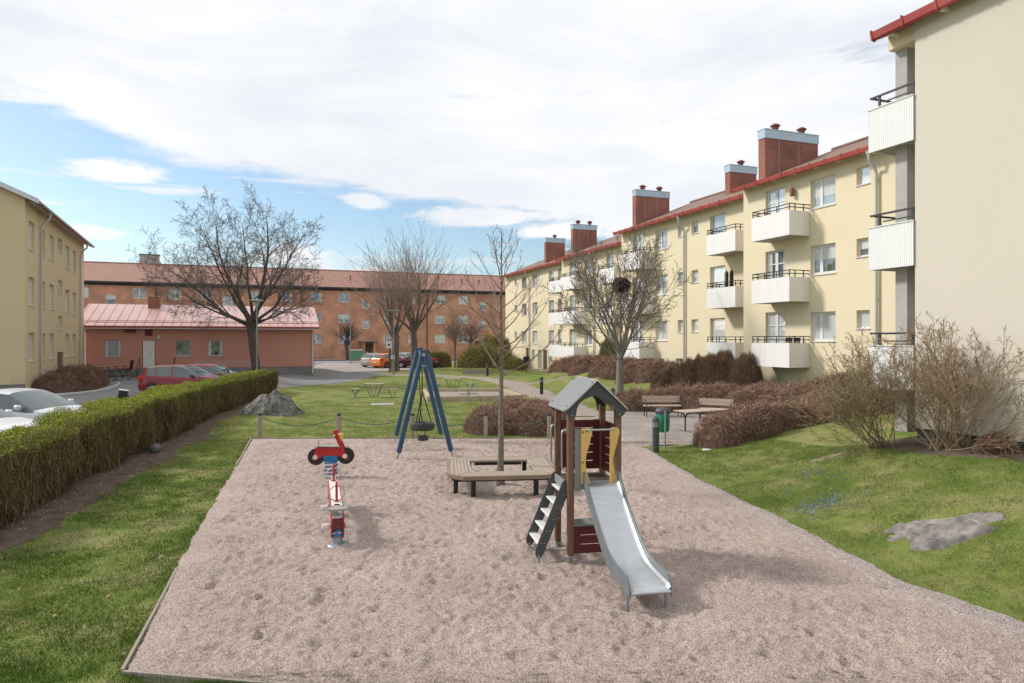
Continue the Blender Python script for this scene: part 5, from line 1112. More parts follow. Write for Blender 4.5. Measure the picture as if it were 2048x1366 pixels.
# the largest tree, forking low into wide limbs
PB = dict(max=5, tw=2, seg=[4, 7, 6, 5, 4, 3], wob=[.03, .10, .14, .17, .2, .2], up=[.0, .045, .06, .06, .06, .05], te=[.8, .07, .12, .2, .5, .8], rmin=.0075,
          n=[0, 9, 6, 5, 4], start=[.6, .22, .18, .15, .12], ang=[40, 40, 42, 44, 46], lr=[1, .50, .52, .52, .48], sh=[.2, .45, .4, .35, .3], rr=[.7, .55, .55, .6, .6])
def big_extra(a, b):
    for dx, dy, dz, ln, rr in ((-.50, .12, .82, 8.0, .18), (.06, -.1, .95, 7.8, .18), (.42, .15, .86, 7.0, .16), (-.95, -.2, .58, 8.4, .16), (.88, -.15, .52, 5.4, .12), (-.30, -.6, .80, 7.0, .13), (.25, .62, .8, 6.6, .13), (-1, .4, .34, 7.6, .12), (.8, .5, .34, 4.8, .09), (-.95, -.3, .18, 7.2, .10), (.7, -.5, .24, 4.6, .08), (-.2, .3, .95, 7.6, .14), (-.75, .3, .7, 8.2, .13)):
        s_ = 3.9 + random.uniform(-.5, .8) * (1 if dz > .5 else .3); grow((a, b), Vector((-.1, 0, s_)), Vector((dx, dy, dz)), ln, rr, 1, PB)
tree('tree', 'largest bare tree with a wide dark crown, before the terracotta building', -17.6, 47, (-.02, 0, 1), 4.4, .31, PB, bark_d, twig_g, 5, big_extra)
# tree holding the nest
PN = dict(max=4, tw=2, seg=[4, 7, 5, 4, 3], wob=[.02, .06, .10, .13, .15], up=[0, .085, .06, .05, .03], te=[.8, .22, .3, .5, .7], rmin=.009,
          n=[0, 9, 6, 4], start=[.6, .22, .2, .2], ang=[40, 33, 36, 40], lr=[1, .40, .48, .5], sh=[.2, .4, .35, .3], rr=[.7, .5, .55, .6])
def nest_extra(a, b):
    for i in range(15):
        an = i * 2.4; tilt = (.28 + .75 * ((i * 7) % 15) / 15); ln = 6.2 - 1.9 * tilt + random.uniform(-.3, .4)
        grow((a, b), Vector((0, 0, 1.75 + .75 * random.random())), Vector((math.sin(tilt) * math.cos(an), math.sin(tilt) * math.sin(an), math.cos(tilt) * .9)), ln, .075 if tilt < .6 else .055, 1, PN)
TN = tree('tree', 'bare vase shaped tree with pale trunk holding a dark twig nest', 5.3, 33.5, (0, 0, 1), 2.5, .19, PN, bark_g, twig_b, 9, nest_extra, z=.2)
n = 1500; u = norm(rng.normal(size=(n, 3))); P0 = u * np.array([.43, .42, .36]) * rng.uniform(.55, 1.0, (n, 1)); tdir = norm(np.cross(u, rng.normal(size=(n, 3))) + rng.normal(size=(n, 3)) * .25)
Vv, Ff = ribbons(P0 - tdir * .2, P0 + tdir * .2, .011, .6); Vv += np.array([5.35, 33.3, 5.75])
ns_ = thing('bird_nest', 'large round dark bird nest of twigs high in the vase shaped tree', 'nest', (0, 0, 0)); npmesh('twigs', Vv, Ff, bark_d, ns_)
mb = MB(); mb.lathe([(.02, -.26), (.2, -.22), (.31, -.1), (.31, .08), (.2, .2), (.02, .24)], 14, None, (5.35, 33.3, 5.75)); mb.build('nest_core', bark_d, ns_)
# young tree inside the bench
PY = dict(max=3, tw=1, seg=[9, 7, 5, 4], wob=[.03, .06, .10, .12], up=[0.03, .10, .06, .04], te=[.05, .25, .4, .6], rmin=.0036,
          n=[0, 4, 3], start=[.5, .25, .2], ang=[40, 34, 38], lr=[1, .36, .45], sh=[.3, .4, .3], rr=[.4, .5, .6])
def young_extra(a, b):
    for i in range(25):
        h_ = 2.3 + 2.7 * (i / 25) ** .95; an = i * 2.4 + random.gauss(0, .2); tl = R(random.uniform(52, 70)) if i < 16 else R(random.uniform(34, 50)); ln = 1.9 * (1 - .66 * i / 25) * random.uniform(.85, 1.1)
        grow((b, b), Vector((0, 0, h_)), Vector((math.sin(tl) * math.cos(an), math.sin(tl) * math.sin(an), math.cos(tl))), ln, .019 * (1 - .55 * i / 25), 1, PY)
tree('tree', 'slender young bare tree growing through the slatted bench', -.25, 14.5, (.0, 0, 1), 5.4, .078, PY, bark_s, twig_b, 21, young_extra, z=0)
# pollarded street trees, dense upright shoots
PP = dict(max=3, tw=2, seg=[4, 5, 5, 3], wob=[.03, .12, .06, .1], up=[0, .12, .12, .05], te=[.8, .4, .35, .7], rmin=.0095,
          n=[0, 11, 6], start=[.6, .35, .15], ang=[40, 40, 22], lr=[1, .95, .45], sh=[.2, .1, .2], rr=[.7, .28, .55])
def pol(nl, ln, rr, h0, sp=.75):
    def f(a, b):
        for i in range(nl):
            an = i * 2.4; tl = .18 + sp * ((i * 5) % nl) / nl
            grow((a, b), Vector((0, 0, h0 + random.uniform(-.3, .5))), Vector((math.sin(tl) * math.cos(an), math.sin(tl) * math.sin(an), math.cos(tl))), ln * random.uniform(.8, 1.15), rr, 1, PP)
    return f
tree('tree', 'left one of the two tall pollarded trees by the parked cars, reddish twigs', -10.6, 62, (-.02, 0, 1), 3.2, .36, PP, bark, twig_r, 31, pol(10, 4.3, .12, 2.9, .62))
tree('tree', 'right and taller of the two pollarded trees behind the swing', -9.4, 66, (.03, 0, 1), 3.6, .38, PP, bark, twig_b, 33, pol(11, 5.3, .14, 3.4, .78))
PS = dict(PP, n=[0, 8, 4], rmin=.012)
tree('tree', 'small pollarded tree before the brick building, left of the green cabinet', -20.7, 86, (0, 0, 1), 2.5, .22, PS, bark_d, bark_d, 35, pol(9, 1.5, .09, 2.2, 1.15))
tree('tree', 'small dark pollarded tree before the right entrance of the brick building', -4.9, 82, (0, 0, 1), 3.0, .18, PS, bark_d, bark_d, 37, pol(7, 1.5, .08, 2.4, 1.2))
tree('tree', 'thin upright sapling at the left end of the yellow green bush', -5.85, 70, (0, 0, 1), 4.4, .09, dict(PS, n=[0, 5, 2]), bark, twig_b, 39, pol(6, 1.9, .035, 1.9, .6))

# ------------------------------------------------------------------ shrubs
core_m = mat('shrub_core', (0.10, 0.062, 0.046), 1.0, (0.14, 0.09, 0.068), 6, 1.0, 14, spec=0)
brown_i = mat('brown_twigs', (0.32, 0.20, 0.145), 0.95, (0.23, 0.145, 0.105), 1.2, island=[(0.15, 0.085, 0.06), (0.33, 0.21, 0.155), (0.56, 0.40, 0.31)], spec=.1)
dark_i = mat('dark_twigs', (0.25, 0.15, 0.105), 0.95, (0.185, 0.11, 0.08), 1.2, island=[(0.12, 0.065, 0.045), (0.26, 0.16, 0.11), (0.42, 0.28, 0.20)], spec=.1)
olive_i = mat('olive_twigs', (0.27, 0.23, 0.11), 0.95, (0.22, 0.18, 0.09), 1.2, island=[(0.15, 0.12, 0.06), (0.28, 0.24, 0.11), (0.42, 0.37, 0.17)], spec=.1)
leaf_g = mat('spring_leaves', (0.17, 0.21, 0.03), 0.8, (0.24, 0.27, 0.045), 1.0, island=[(0.09, 0.12, 0.02), (0.20, 0.24, 0.04), (0.33, 0.35, 0.06)], spec=.2)
leaf_y = mat('yellow_leaves', (0.42, 0.35, 0.06), 0.8, (0.32, 0.30, 0.07), 1.0, island=[(0.2, 0.18, 0.05), (0.40, 0.34, 0.07), (0.62, 0.50, 0.09)], spec=.2)
dead_leaf = mat('dead_leaf', (0.27, 0.16, 0.09), 0.9, (0.4, 0.27, 0.18), 2, island=[(0.2, 0.1, 0.05), (0.35, 0.22, 0.13), (0.5, 0.38, 0.27)])
def dome(bl, x, y):
    z = np.full(x.shape, -1.0)
    for (bx, by, rx, ry, h) in bl:
        q = ((x - bx) / rx) ** 2 + ((y - by) / ry) ** 2
        z = np.maximum(z, np.where(q < 1, h * np.maximum(0, 1 - q ** 1.6) ** .55, -1))
    return z
def shrub(name, label, cat, bl, n, ln=.32, w=.006, tm=None, lm=None, nl=0, ls=.014, upw=.9, group=None, core=True, rough=.07, wild=.45):
    tm = tm or brown_i; ln = ln * .72 if upw < 1 else ln; n = int(n * 1.25); wild = .65 if wild == .45 else wild; cx = float(np.mean([b[0] for b in bl])); cy = float(np.mean([b[1] for b in bl])); T_ = thing(name, label, cat, (cx, cy, hz1(cx, cy)), 0, group)
    ar = np.array([b[2] * b[3] for b in bl]); k = rng.choice(len(bl), size=int(n * 1.6), p=ar / ar.sum()); B_ = np.array(bl)[k]
    a = rng.uniform(0, 2 * PI, len(k)); r_ = rng.uniform(0, 1, len(k)) ** .5 * .995
    x = B_[:, 0] + B_[:, 2] * r_ * np.cos(a); y = B_[:, 1] + B_[:, 3] * r_ * np.sin(a); z = dome(bl, x, y)
    mine = B_[:, 4] * np.maximum(0, 1 - r_ ** 3.2) ** .55; keep = mine > z - .08; x, y, z, a, r_ = [q[keep][:n] for q in (x, y, z, a, r_)]
    # points on the flank: push some down the sides
    side = rng.uniform(0, 1, len(x)) < .45 * (r_ > .7); zz = np.where(side, z * rng.uniform(.15, 1, len(x)), z)
    nse = vnoise(x, y, .35, 8) * rough
    P1 = np.stack([x, y, hz(x, y) + zz + nse + rng.normal(0, rough * .5, len(x))], 1)
    P1[:, 2] += np.clip(vnoise(x, y, .16, 9), 0, 2) * rough * 1.2
    D = norm(np.stack([np.cos(a) * r_ * 1.1, np.sin(a) * r_ * 1.1, np.full(len(x), upw)], 1) + rng.normal(0, wild, (len(x), 3)))
    L2 = ln * rng.uniform(.6, 1.3, (len(x), 1)); V1, F1 = ribbons(P1 - D * L2, P1, w * rng.uniform(.7, 1.3, len(x)))
    off_ = np.array([cx, cy, hz1(cx, cy)]); npmesh('branches', V1 - off_, F1, tm, T_)
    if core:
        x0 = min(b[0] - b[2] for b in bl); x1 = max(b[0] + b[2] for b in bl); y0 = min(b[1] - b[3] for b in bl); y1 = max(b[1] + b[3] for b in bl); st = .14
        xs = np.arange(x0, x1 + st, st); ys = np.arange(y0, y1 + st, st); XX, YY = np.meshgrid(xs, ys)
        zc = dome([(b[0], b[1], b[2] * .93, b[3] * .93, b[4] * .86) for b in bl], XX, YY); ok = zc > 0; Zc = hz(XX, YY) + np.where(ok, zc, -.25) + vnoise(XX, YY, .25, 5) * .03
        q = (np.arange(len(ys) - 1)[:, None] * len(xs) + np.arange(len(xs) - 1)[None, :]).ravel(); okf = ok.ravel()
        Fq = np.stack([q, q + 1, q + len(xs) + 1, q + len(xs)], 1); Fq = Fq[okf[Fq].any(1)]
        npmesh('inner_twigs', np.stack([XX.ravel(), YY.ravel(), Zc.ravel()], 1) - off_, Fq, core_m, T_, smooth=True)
    if nl:
        i = rng.integers(0, len(P1), nl); V2, F2 = leaves(P1[i] - D[i] * rng.uniform(0, ln * .6, (nl, 1)) + rng.normal(0, .015, (nl, 3)), ls * rng.uniform(.6, 1.4, nl)); npmesh('leaves', V2 - off_, F2, lm, T_)
    return T_
G1 = 'low brown leafless shrub mounds'
shrub('shrub', 'brown leafless mound of twigs behind the chain, left of the footpath', 'shrub', [(-.55, 23.2, 1.15, 1.35, .72), (.75, 23.1, 1.2, 1.45, .78), (.3, 24.9, 1.6, 1.4, .82), (1.35, 24.6, .95, 1.3, .8)], 26000, .30, .0065, nl=180, lm=dead_leaf, ls=.03)
shrub('shrub', 'low brown leafless hedge curving behind the two park benches', 'shrub', [(5.4, 29.9, 1.2, .95, .80), (6.9, 29.7, 1.4, 1.1, .92), (8.5, 29.0, 1.5, 1.2, .98), (9.9, 27.6, 1.5, 1.6, 1.0), (10.6, 25.6, 1.4, 1.6, .95), (10.8, 23.8, 1.3, 1.5, .9)], 34000, .34, .0075, nl=260, lm=dead_leaf, ls=.035)
shrub('shrub', 'front brown leafless mound on the grass beside the long table', 'shrub', [(5.85, 19.4, .72, .85, .68), (6.8, 19.9, 1.1, 1.0, .82), (7.9, 20.6, 1.3, 1.15, .88), (9.1, 21.4, 1.35, 1.25, .92), (9.8, 22.7, 1.2, 1.4, .9)], 38000, .30, .0062, nl=90, lm=dead_leaf, ls=.03)
shrub('shrub', 'dark brown shrub hugging the wall under the nearest balconies', 'shrub', [(10.9, 27.4, 1.3, .9, .78), (12.1, 26.3, 1.3, 1.0, .9), (12.6, 24.6, 1.1, 1.2, .95), (11.9, 23.0, 1.1, 1.2, .9)], 16000, .36, .008, tm=dark_i)
shrub('shrub', 'tall olive and brown bush in front of the step between the two nearest blocks', 'shrub', [(8.4, 31.9, 1.1, 1.0, 1.35), (9.4, 31.2, 1.2, 1.0, 1.62), (10.3, 30.4, .9, .9, 1.45), (7.5, 32.8, .9, .9, 1.0)], 20000, .55, .009, tm=dark_i, lm=leaf_g, nl=11000, ls=.024, upw=1.6, wild=.35, rough=.14)
shrub('shrub', 'long brown leafless hedge along the foot of the second yellow block', 'shrub', [(8.6, 34.6, 1.5, 1.1, .8), (7.9, 36.6, 1.4, 1.3, .85), (7.3, 38.8, 1.5, 1.4, .9), (6.7, 41.2, 1.5, 1.5, .95), (6.2, 43.8, 1.4, 1.6, .95)], 22000, .4, .010)
shrub('shrub', 'brown leafless hedge along the foot of the third yellow block', 'shrub', [(5.2, 47.3, 1.4, 1.6, .95), (4.4, 50.5, 1.3, 1.8, 1.0), (3.9, 53.6, 1.2, 1.8, 1.0)], 12000, .45, .012)
shrub('shrub', 'pale upright shrub standing behind the long brown hedge', 'shrub', [(6.6, 46.5, .9, .9, 1.9)], 3500, .9, .010, tm=olive_i, lm=leaf_g, nl=1500, ls=.03, upw=2.2, wild=.3, core=False, rough=.2)
shrub('shrub', 'large yellow green bush at the end of the footpath before the brick building', 'shrub', [(-3.6, 63, 1.5, 1.4, 1.5), (-2.2, 63.4, 1.6, 1.4, 1.8), (-.9, 62.4, 1.3, 1.2, 1.3), (.2, 61.3, 1.1, 1.0, .7)], 16000, .8, .014, tm=olive_i, lm=leaf_y, nl=34000, ls=.05, upw=1.3, rough=.22)
shrub('shrub', 'bright yellow flowering bush behind the yellow green bush', 'shrub', [(-2.2, 67.5, 1.3, 1.2, 2.7), (-1.0, 68, 1.1, 1.1, 3.0)], 5000, .9, .015, tm=olive_i, lm=leaf_y, nl=12000, ls=.05, upw=1.5, rough=.25)
shrub('shrub', 'clipped green box shaped bush behind the dark red parked car', 'shrub', [(-8.3, 72, 1.25, 1.0, 1.5), (-7.3, 72, 1.0, .9, 1.45)], 5000, .4, .014, tm=olive_i, lm=leaf_g, nl=9000, ls=.04, rough=.05)
LS = shrub('shrub', 'dark brown leafless shrub bed along the left yellow building', 'shrub', [(-23.3, 34.9, 1.0, 1.4, 1.0), (-23.9, 37.2, 1.2, 1.6, 1.25), (-24.9, 39.4, 1.2, 1.7, 1.2), (-25.6, 41.4, 1.0, 1.3, .95)], 15000, .42, .010, tm=dark_i)
KB = thing('kerb', 'rounded stone kerb round the shrub bed by the left building', 'kerb', (0, 0, 0)); mb = MB(); kp = crom([(-23.6, 33.0, 0), (-22.4, 33.4, 0), (-21.9, 35.0, 0), (-22.2, 37.2, 0), (-23.0, 39.4, 0), (-23.9, 41.4, 0), (-24.7, 42.9, 0)], 6)
mb.tube([(p[0], p[1], hz1(p[0], p[1]) + .06) for p in kp], .09, 8); mb.build('kerb_stone', conc, KB)
mb = MB()
# ---- big arching shrubs by the cream wall
PW = dict(max=3, tw=9, seg=[8, 5, 4, 3], wob=[.05, .10, .14, .16], up=[.035, .045, .03, .02], te=[.2, .3, .5, .6], rmin=.0035, n=[7, 4, 3], start=[.3, .2, .2], ang=[28, 34, 38], lr=[.38, .45, .45], sh=[.5, .35, .3], rr=[.5, .6, .6])
def arching(label, x, y, ns, ln, spread, twm, lm, nl, ls, seed, lean=(0, 0), rr=.017):
    random.seed(seed); t = thing('shrub', label, 'shrub', (x, y, hz1(x, y) - .03)); b = MB()
    for i in range(ns):
        an = random.uniform(0, 2 * PI); tl = abs(random.gauss(0, 1)) * .28 + random.uniform(0, spread); o = Vector((random.gauss(0, .16), random.gauss(0, .14), 0))
        d_ = Vector((math.sin(tl) * math.cos(an) + lean[0], math.sin(tl) * math.sin(an) * .75 + lean[1], math.cos(tl)))
        grow((b, b), o, d_, ln * random.uniform(.65, 1.1), rr * random.uniform(.6, 1.1), 0, PW)
    V_ = np.array(b.v); b.build('branches', twm, t)
    if nl:
        zc = V_[:, 2]; pr_ = np.clip(zc - .35, 0, None) ** .6; i = rng.choice(len(V_), nl, p=pr_ / pr_.sum()); A_, Fb = leaves(V_[i] + rng.normal(0, .012, (nl, 3)), ls * rng.uniform(.6, 1.4, nl)); npmesh('leaves', A_, Fb, lm, t)
    return t
straw_t = mat('straw_twigs', (0.36, 0.27, 0.18), 0.95, (0.27, 0.195, 0.13), 2, spec=.1)
bud = mat('brown_buds', (0.40, 0.28, 0.16), .9, (.30, .2, .11), 3)
arching('big bare arching shrub in front of the cream wall', 8.65, 13.5, 56, 2.4, .92, straw_t, bud, 9000, .011, 51, rr=.0125)
arching('arching shrub with small olive leaves under the ribbed corner balconies', 8.0, 14.75, 46, 2.1, .85, mat('olive_stem', (0.32, 0.25, 0.16), .95, (.24, .185, .11), 2), mat('olive_leaves', (.30, .28, .09), .8, (.36, .32, .11), 2, island=[(.2, .19, .05), (.32, .30, .10), (.46, .40, .18)]), 6500, .013, 53, (-.30, 0), .011)
random.seed(3)
shrub('shrub', 'tiny cut back dead shrub at the foot of the cream wall', 'shrub', [(9.0, 12.75, .42, .35, .30)], 900, .30, .006, tm=dark_i, upw=1.4, core=False, rough=.05, nl=60, lm=dead_leaf, ls=.03)
mb = MB()
# ------------------------------------------------------------------ the clipped hedge
HG = thing('hedge', 'long clipped hedge with bright green top between the lawn and the parked cars', 'hedge', (0, 0, 0))
NOT_ = np.array([9.6, 14.6, 20.4, 24.2, 28.2, 33.2])
def h_front(y, z):     # x of the front face
    nt_ = sum(.26 * np.exp(-((y - q) / .28) ** 2) for q in NOT_)
    return np.interp(y, HY, HX) + .02 - nt_ + .10 * vnoise(y, z, .9, 21) + .06 * vnoise(y, z, .4, 22) - .38 * (np.clip(.5 - z, 0, 1) / .5) ** 1.5 - .10 * np.clip((z - 1.15) / .25, 0, 1) ** 2
def h_top(x, y): return np.interp(y, [6, 12, 20, 34, 40], [1.16, 1.25, 1.38, 1.24, 1.2]) + .05 * vnoise(x, y, 1.1, 23) + .03 * vnoise(x, y, .35, 24) - sum(.07 * np.exp(-((y - q) / .25) ** 2) for q in NOT_)
HW = 1.3; Y0h, Y1h = 6.2, 40.3
ys = np.arange(Y0h + .15, Y1h - .1, .16); sec = []
for u in np.linspace(0, 1, 6): sec.append(('f', u))
for u in np.linspace(0, 1, 6)[1:]: sec.append(('t', u))
for u in np.linspace(1, 0, 4)[1:]: sec.append(('b', u))
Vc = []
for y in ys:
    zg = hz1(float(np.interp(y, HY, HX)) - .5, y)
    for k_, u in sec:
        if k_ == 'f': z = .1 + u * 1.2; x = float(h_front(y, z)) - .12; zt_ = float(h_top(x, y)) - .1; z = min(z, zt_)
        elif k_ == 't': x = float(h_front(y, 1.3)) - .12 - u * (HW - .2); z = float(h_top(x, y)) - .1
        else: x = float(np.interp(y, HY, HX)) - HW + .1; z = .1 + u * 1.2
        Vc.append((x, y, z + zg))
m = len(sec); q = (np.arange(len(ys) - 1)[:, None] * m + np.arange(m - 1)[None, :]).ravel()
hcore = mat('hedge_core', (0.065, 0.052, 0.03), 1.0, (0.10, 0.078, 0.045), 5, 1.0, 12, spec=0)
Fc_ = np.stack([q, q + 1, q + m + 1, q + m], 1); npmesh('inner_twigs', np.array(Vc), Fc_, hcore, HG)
def wsamp(n):          # more samples near the camera where they show
    return Y0h + (Y1h - Y0h) * rng.uniform(0, 1, n) ** 1.35
n = 62000; y = wsamp(n); z = rng.uniform(.0, 1.4, n) ** .95; x = h_front(y, z) - rng.exponential(.05, n); zg = hz(x, y); P1 = np.stack([x, y, zg + z], 1)
D = norm(np.stack([rng.normal(.18, .25, n), rng.normal(0, .28, n), rng.normal(1, .2, n)], 1)); V1, F1 = ribbons(P1 - D * rng.uniform(.1, .3, (n, 1)), P1 + D * .03, .0045 * rng.uniform(.7, 1.5, n), .4)
npmesh('front_stems', V1, F1, mat('hedge_stems', (0.175, 0.135, 0.07), .95, (.125, .095, .05), 1.0, island=[(.075, .055, .03), (.175, .135, .07), (.32, .25, .14)], spec=.1), HG)
n = 26000; y = wsamp(n); x = h_front(y, 1.3) - rng.uniform(-.03, HW, n); zt_ = h_top(x, y) + hz(x, y); P1 = np.stack([x, y, zt_ + rng.normal(.0, .025, n)], 1)
D = norm(np.stack([rng.normal(0, .25, n), rng.normal(0, .25, n), np.ones(n)], 1)); V1, F1 = ribbons(P1 - D * .12, P1 + D * .02, .004, .4); npmesh('top_stems', V1, F1, MATS['hedge_stems'], HG)
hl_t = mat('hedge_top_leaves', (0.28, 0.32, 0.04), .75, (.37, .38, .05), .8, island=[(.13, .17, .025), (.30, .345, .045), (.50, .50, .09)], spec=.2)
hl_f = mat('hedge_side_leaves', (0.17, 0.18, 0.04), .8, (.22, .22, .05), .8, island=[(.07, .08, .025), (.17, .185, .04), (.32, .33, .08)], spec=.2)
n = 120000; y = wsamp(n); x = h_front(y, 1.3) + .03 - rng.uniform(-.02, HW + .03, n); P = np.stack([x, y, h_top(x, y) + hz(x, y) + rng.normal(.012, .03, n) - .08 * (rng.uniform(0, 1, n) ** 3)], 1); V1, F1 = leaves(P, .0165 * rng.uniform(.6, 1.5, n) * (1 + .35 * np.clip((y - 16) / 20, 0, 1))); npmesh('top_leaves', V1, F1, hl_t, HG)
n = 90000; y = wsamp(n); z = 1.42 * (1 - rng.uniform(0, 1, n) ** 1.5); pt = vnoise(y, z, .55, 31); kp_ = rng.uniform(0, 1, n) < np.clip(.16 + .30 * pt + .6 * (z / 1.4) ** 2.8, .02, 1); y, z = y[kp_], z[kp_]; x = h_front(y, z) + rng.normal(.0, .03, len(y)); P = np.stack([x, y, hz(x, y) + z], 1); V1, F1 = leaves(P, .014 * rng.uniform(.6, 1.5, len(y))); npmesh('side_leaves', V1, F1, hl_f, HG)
# the far end face
n = 6000; x = float(np.interp(Y1h, HY, HX)) - rng.uniform(0, HW, n); z = rng.uniform(.05, 1.22, n); P = np.stack([x, np.full(n, Y1h - .1) + rng.normal(0, .04, n), z + .05], 1); V1, F1 = leaves(P, .02); npmesh('end_leaves', V1, F1, hl_f, HG)

# ------------------------------------------------------------------ lawn blades, leaves, flowers
def lawn_ok(x, y):
    pit = (x > np.interp(y, PIT_Y, PIT_L) + .02 * rng.normal(size=x.shape)) & (x < np.interp(y, YP, XP) + .04 + .05 * vnoise(x, y, .3, 71)) & (y > 4.4) & (y < 21.15)
    sl = (x < np.interp(y, HY, HX) + np.interp(y, [5, 12, 20, 28, 38], [.60, .62, .72, .5, .15]) + .12 * vnoise(x, y, .4, 72)) & (y < 41)
    wl = (x > 14.44 - .3765 * y - np.interp(y, [7.5, 11, 13, 15.2], [.85, 1.0, 1.2, .65]) + .1 * vnoise(x, y, .4, 73)) & (y > 7.5) & (y < 15.4)
    wl |= (x > 14.3 - .3765 * y) & (y < 7.6)
    rk = ((x - 6.25) / .75) ** 2 + ((y - 10.0) / .45) ** 2 < .9
    return ~(pit | sl | wl | rk)
def blades(n, xf, yf, hgt, w):
    x = xf(n); y = yf(n) if callable(yf) else yf
    return x, y
cand = []
for (n, x0f, x1f, ya, yb_, pw) in ((560000, lambda y: np.interp(y, HY, HX) + .3, lambda y: np.interp(y, PIT_Y, PIT_L) + .02, 5.2, 21.0, 2.1), (470000, lambda y: np.interp(y, YP, XP) - .02, lambda y: np.minimum(14.3 - .3765 * y, .80 * y), 5.6, 19.5, 1.7), (60000, lambda y: -.75 * y, lambda y: y * 0 + 2.0, 4.9, 6.6, 1.0), (110000, lambda y: np.interp(y, HY, HX) + .3, lambda y: y * 0 + 1.7, 20.9, 34, 1.6)):
    y = ya + (yb_ - ya) * rng.uniform(0, 1, n) ** pw; a_, b_ = x0f(y), x1f(y); x = a_ + (b_ - a_) * rng.uniform(0, 1, n); wdt = np.clip((b_ - a_) / 6.5, 0, 1); ok = (b_ > a_) & (rng.uniform(0, 1, n) < wdt); x, y = x[ok], y[ok]; ok = lawn_ok(x, y) & (rng.uniform(0, 1, len(x)) < np.clip(.92 + .38 * vnoise(x, y, .8, 77) + .25 * vnoise(x, y, .25, 78), .2, 1)); cand.append(np.stack([x[ok], y[ok]], 1))
XY = np.concatenate(cand); x, y = XY[:, 0], XY[:, 1]; cl_ = vnoise(x, y, .22, 61) * .5 + vnoise(x, y, .07, 62) * .35
h_ = np.clip(.032 + .014 * cl_, .012, .075) * rng.uniform(.6, 1.3, len(x)) * np.where(rng.uniform(0, 1, len(x)) < .05, 1.9, 1.0); D = norm(np.stack([rng.normal(0, .45, len(x)), rng.normal(0, .45, len(x)), np.ones(len(x))], 1))
P0 = np.stack([x, y, hz(x, y) - .004], 1); P1 = P0 + D * h_[:, None]; S_ = norm(np.cross(D, rng.normal(size=D.shape))) * (.0030 * (1 + .5 * np.clip((y - 9) / 8, 0, 2)))[:, None]
Vg = np.stack([P0 - S_, P0 + S_, P1], 1).reshape(-1, 3)
gcol = mat('grass_blades', (0.115, 0.185, 0.03), .75, (0.19, 0.225, 0.055), 1.3, island=[(.07, .13, .016), (.125, .195, .035), (.20, .25, .06), (.38, .35, .17)], spec=.15, c3=(.23, .235, .075), detail=9)
gcol2 = mat('lush_blades', (0.05, 0.125, 0.010), .75, (0.095, 0.160, 0.022), 1.3, island=[(.025, .07, .006), (.055, .13, .012), (.11, .18, .02), (.25, .26, .09)], spec=.15, c3=(.15, .175, .04), detail=9)
lush = (x < 2.2) & (y < 15 + 4 * vnoise(x, y, 2.0, 79))
for msk, gm_, lb_ in ((~lush, gcol, 'short yellowish spring grass on the right and far lawns'), (lush, gcol2, 'darker lush spring grass on the near left lawn')):
    Vs = Vg.reshape(-1, 3, 3)[msk].reshape(-1, 3); tag(npmesh('grass', Vs, np.arange(len(Vs), dtype=np.int32).reshape(-1, 3), gm_), lb_, 'grass', kind='stuff')
# fallen leaves
x = rng.uniform(-7.5, -3.3, 26); y = rng.uniform(5.4, 10, 26); ok = lawn_ok(x, y); x, y = x[ok], y[ok]; V1, F1 = leaves(np.stack([x, y, hz(x, y) + .04], 1), .045 * rng.uniform(.5, 1.4, len(x))); tag(npmesh('curled_leaves', V1, F1, mat('grey_dead_leaf', (.25, .2, .15), .9, (.36, .31, .25), 3)), 'larger curled dead leaves on the near left lawn', 'leaves', kind='stuff')
n = 230; x = np.concatenate([rng.uniform(-8.5, -3.2, 110), rng.uniform(4.6, 9, 120)]); y = np.concatenate([rng.uniform(5.6, 14, 110), rng.uniform(7, 16, 120)]); ok = lawn_ok(x, y); x, y = x[ok], y[ok]
V1, F1 = leaves(np.stack([x, y, hz(x, y) + .035], 1), .022 * rng.uniform(.6, 1.6, len(x))); tag(npmesh('fallen_leaves', V1, F1, dead_leaf), 'dry brown leaves scattered over the lawns', 'leaves', kind='stuff')
n = 90; x = rng.uniform(-6, 5, n); y = rng.uniform(5.2, 19, n); V1, F1 = leaves(np.stack([x, y, pit_relief(x, y) + .03], 1), .017 * rng.uniform(.6, 1.5, n)); tag(npmesh('blown_leaves', V1, F1, dead_leaf), 'few dry leaves blown onto the gravel play area', 'leaves', kind='stuff')
n = 2600; y = rng.uniform(7, 30, n); x = np.interp(y, HY, HX) + rng.exponential(.35, n); V1, F1 = leaves(np.stack([x, y, hz(x, y) + .03], 1), .016 * rng.uniform(.5, 1.6, n)); tag(npmesh('leaf_litter', V1, F1, dead_leaf), 'brown leaf litter on the bare soil at the foot of the hedge', 'leaves', kind='stuff')
fl = []
for cx_, cy_, sx, sy, k in ((5.65, 12.15, .34, .24, 230), (5.35, 12.0, .3, .16, 90), (5.85, 13.6, .55, .34, 110), (6.3, 14.1, .35, .25, 40)):
    fl.append(np.stack([rng.normal(cx_, sx, k), rng.normal(cy_, sy, k)], 1))
fl = np.concatenate(fl); V1, F1 = leaves(np.stack([fl[:, 0], fl[:, 1], hz(fl[:, 0], fl[:, 1]) + rng.uniform(.05, .085, len(fl))], 1), .015 * rng.uniform(.7, 1.4, len(fl)))
tag(npmesh('blue_flowers', V1, F1, mat('blue_petals', (.06, .13, .42), .7, (.10, .2, .52), 4)), 'patch of small blue spring flowers in the right lawn', 'flowers', kind='stuff')
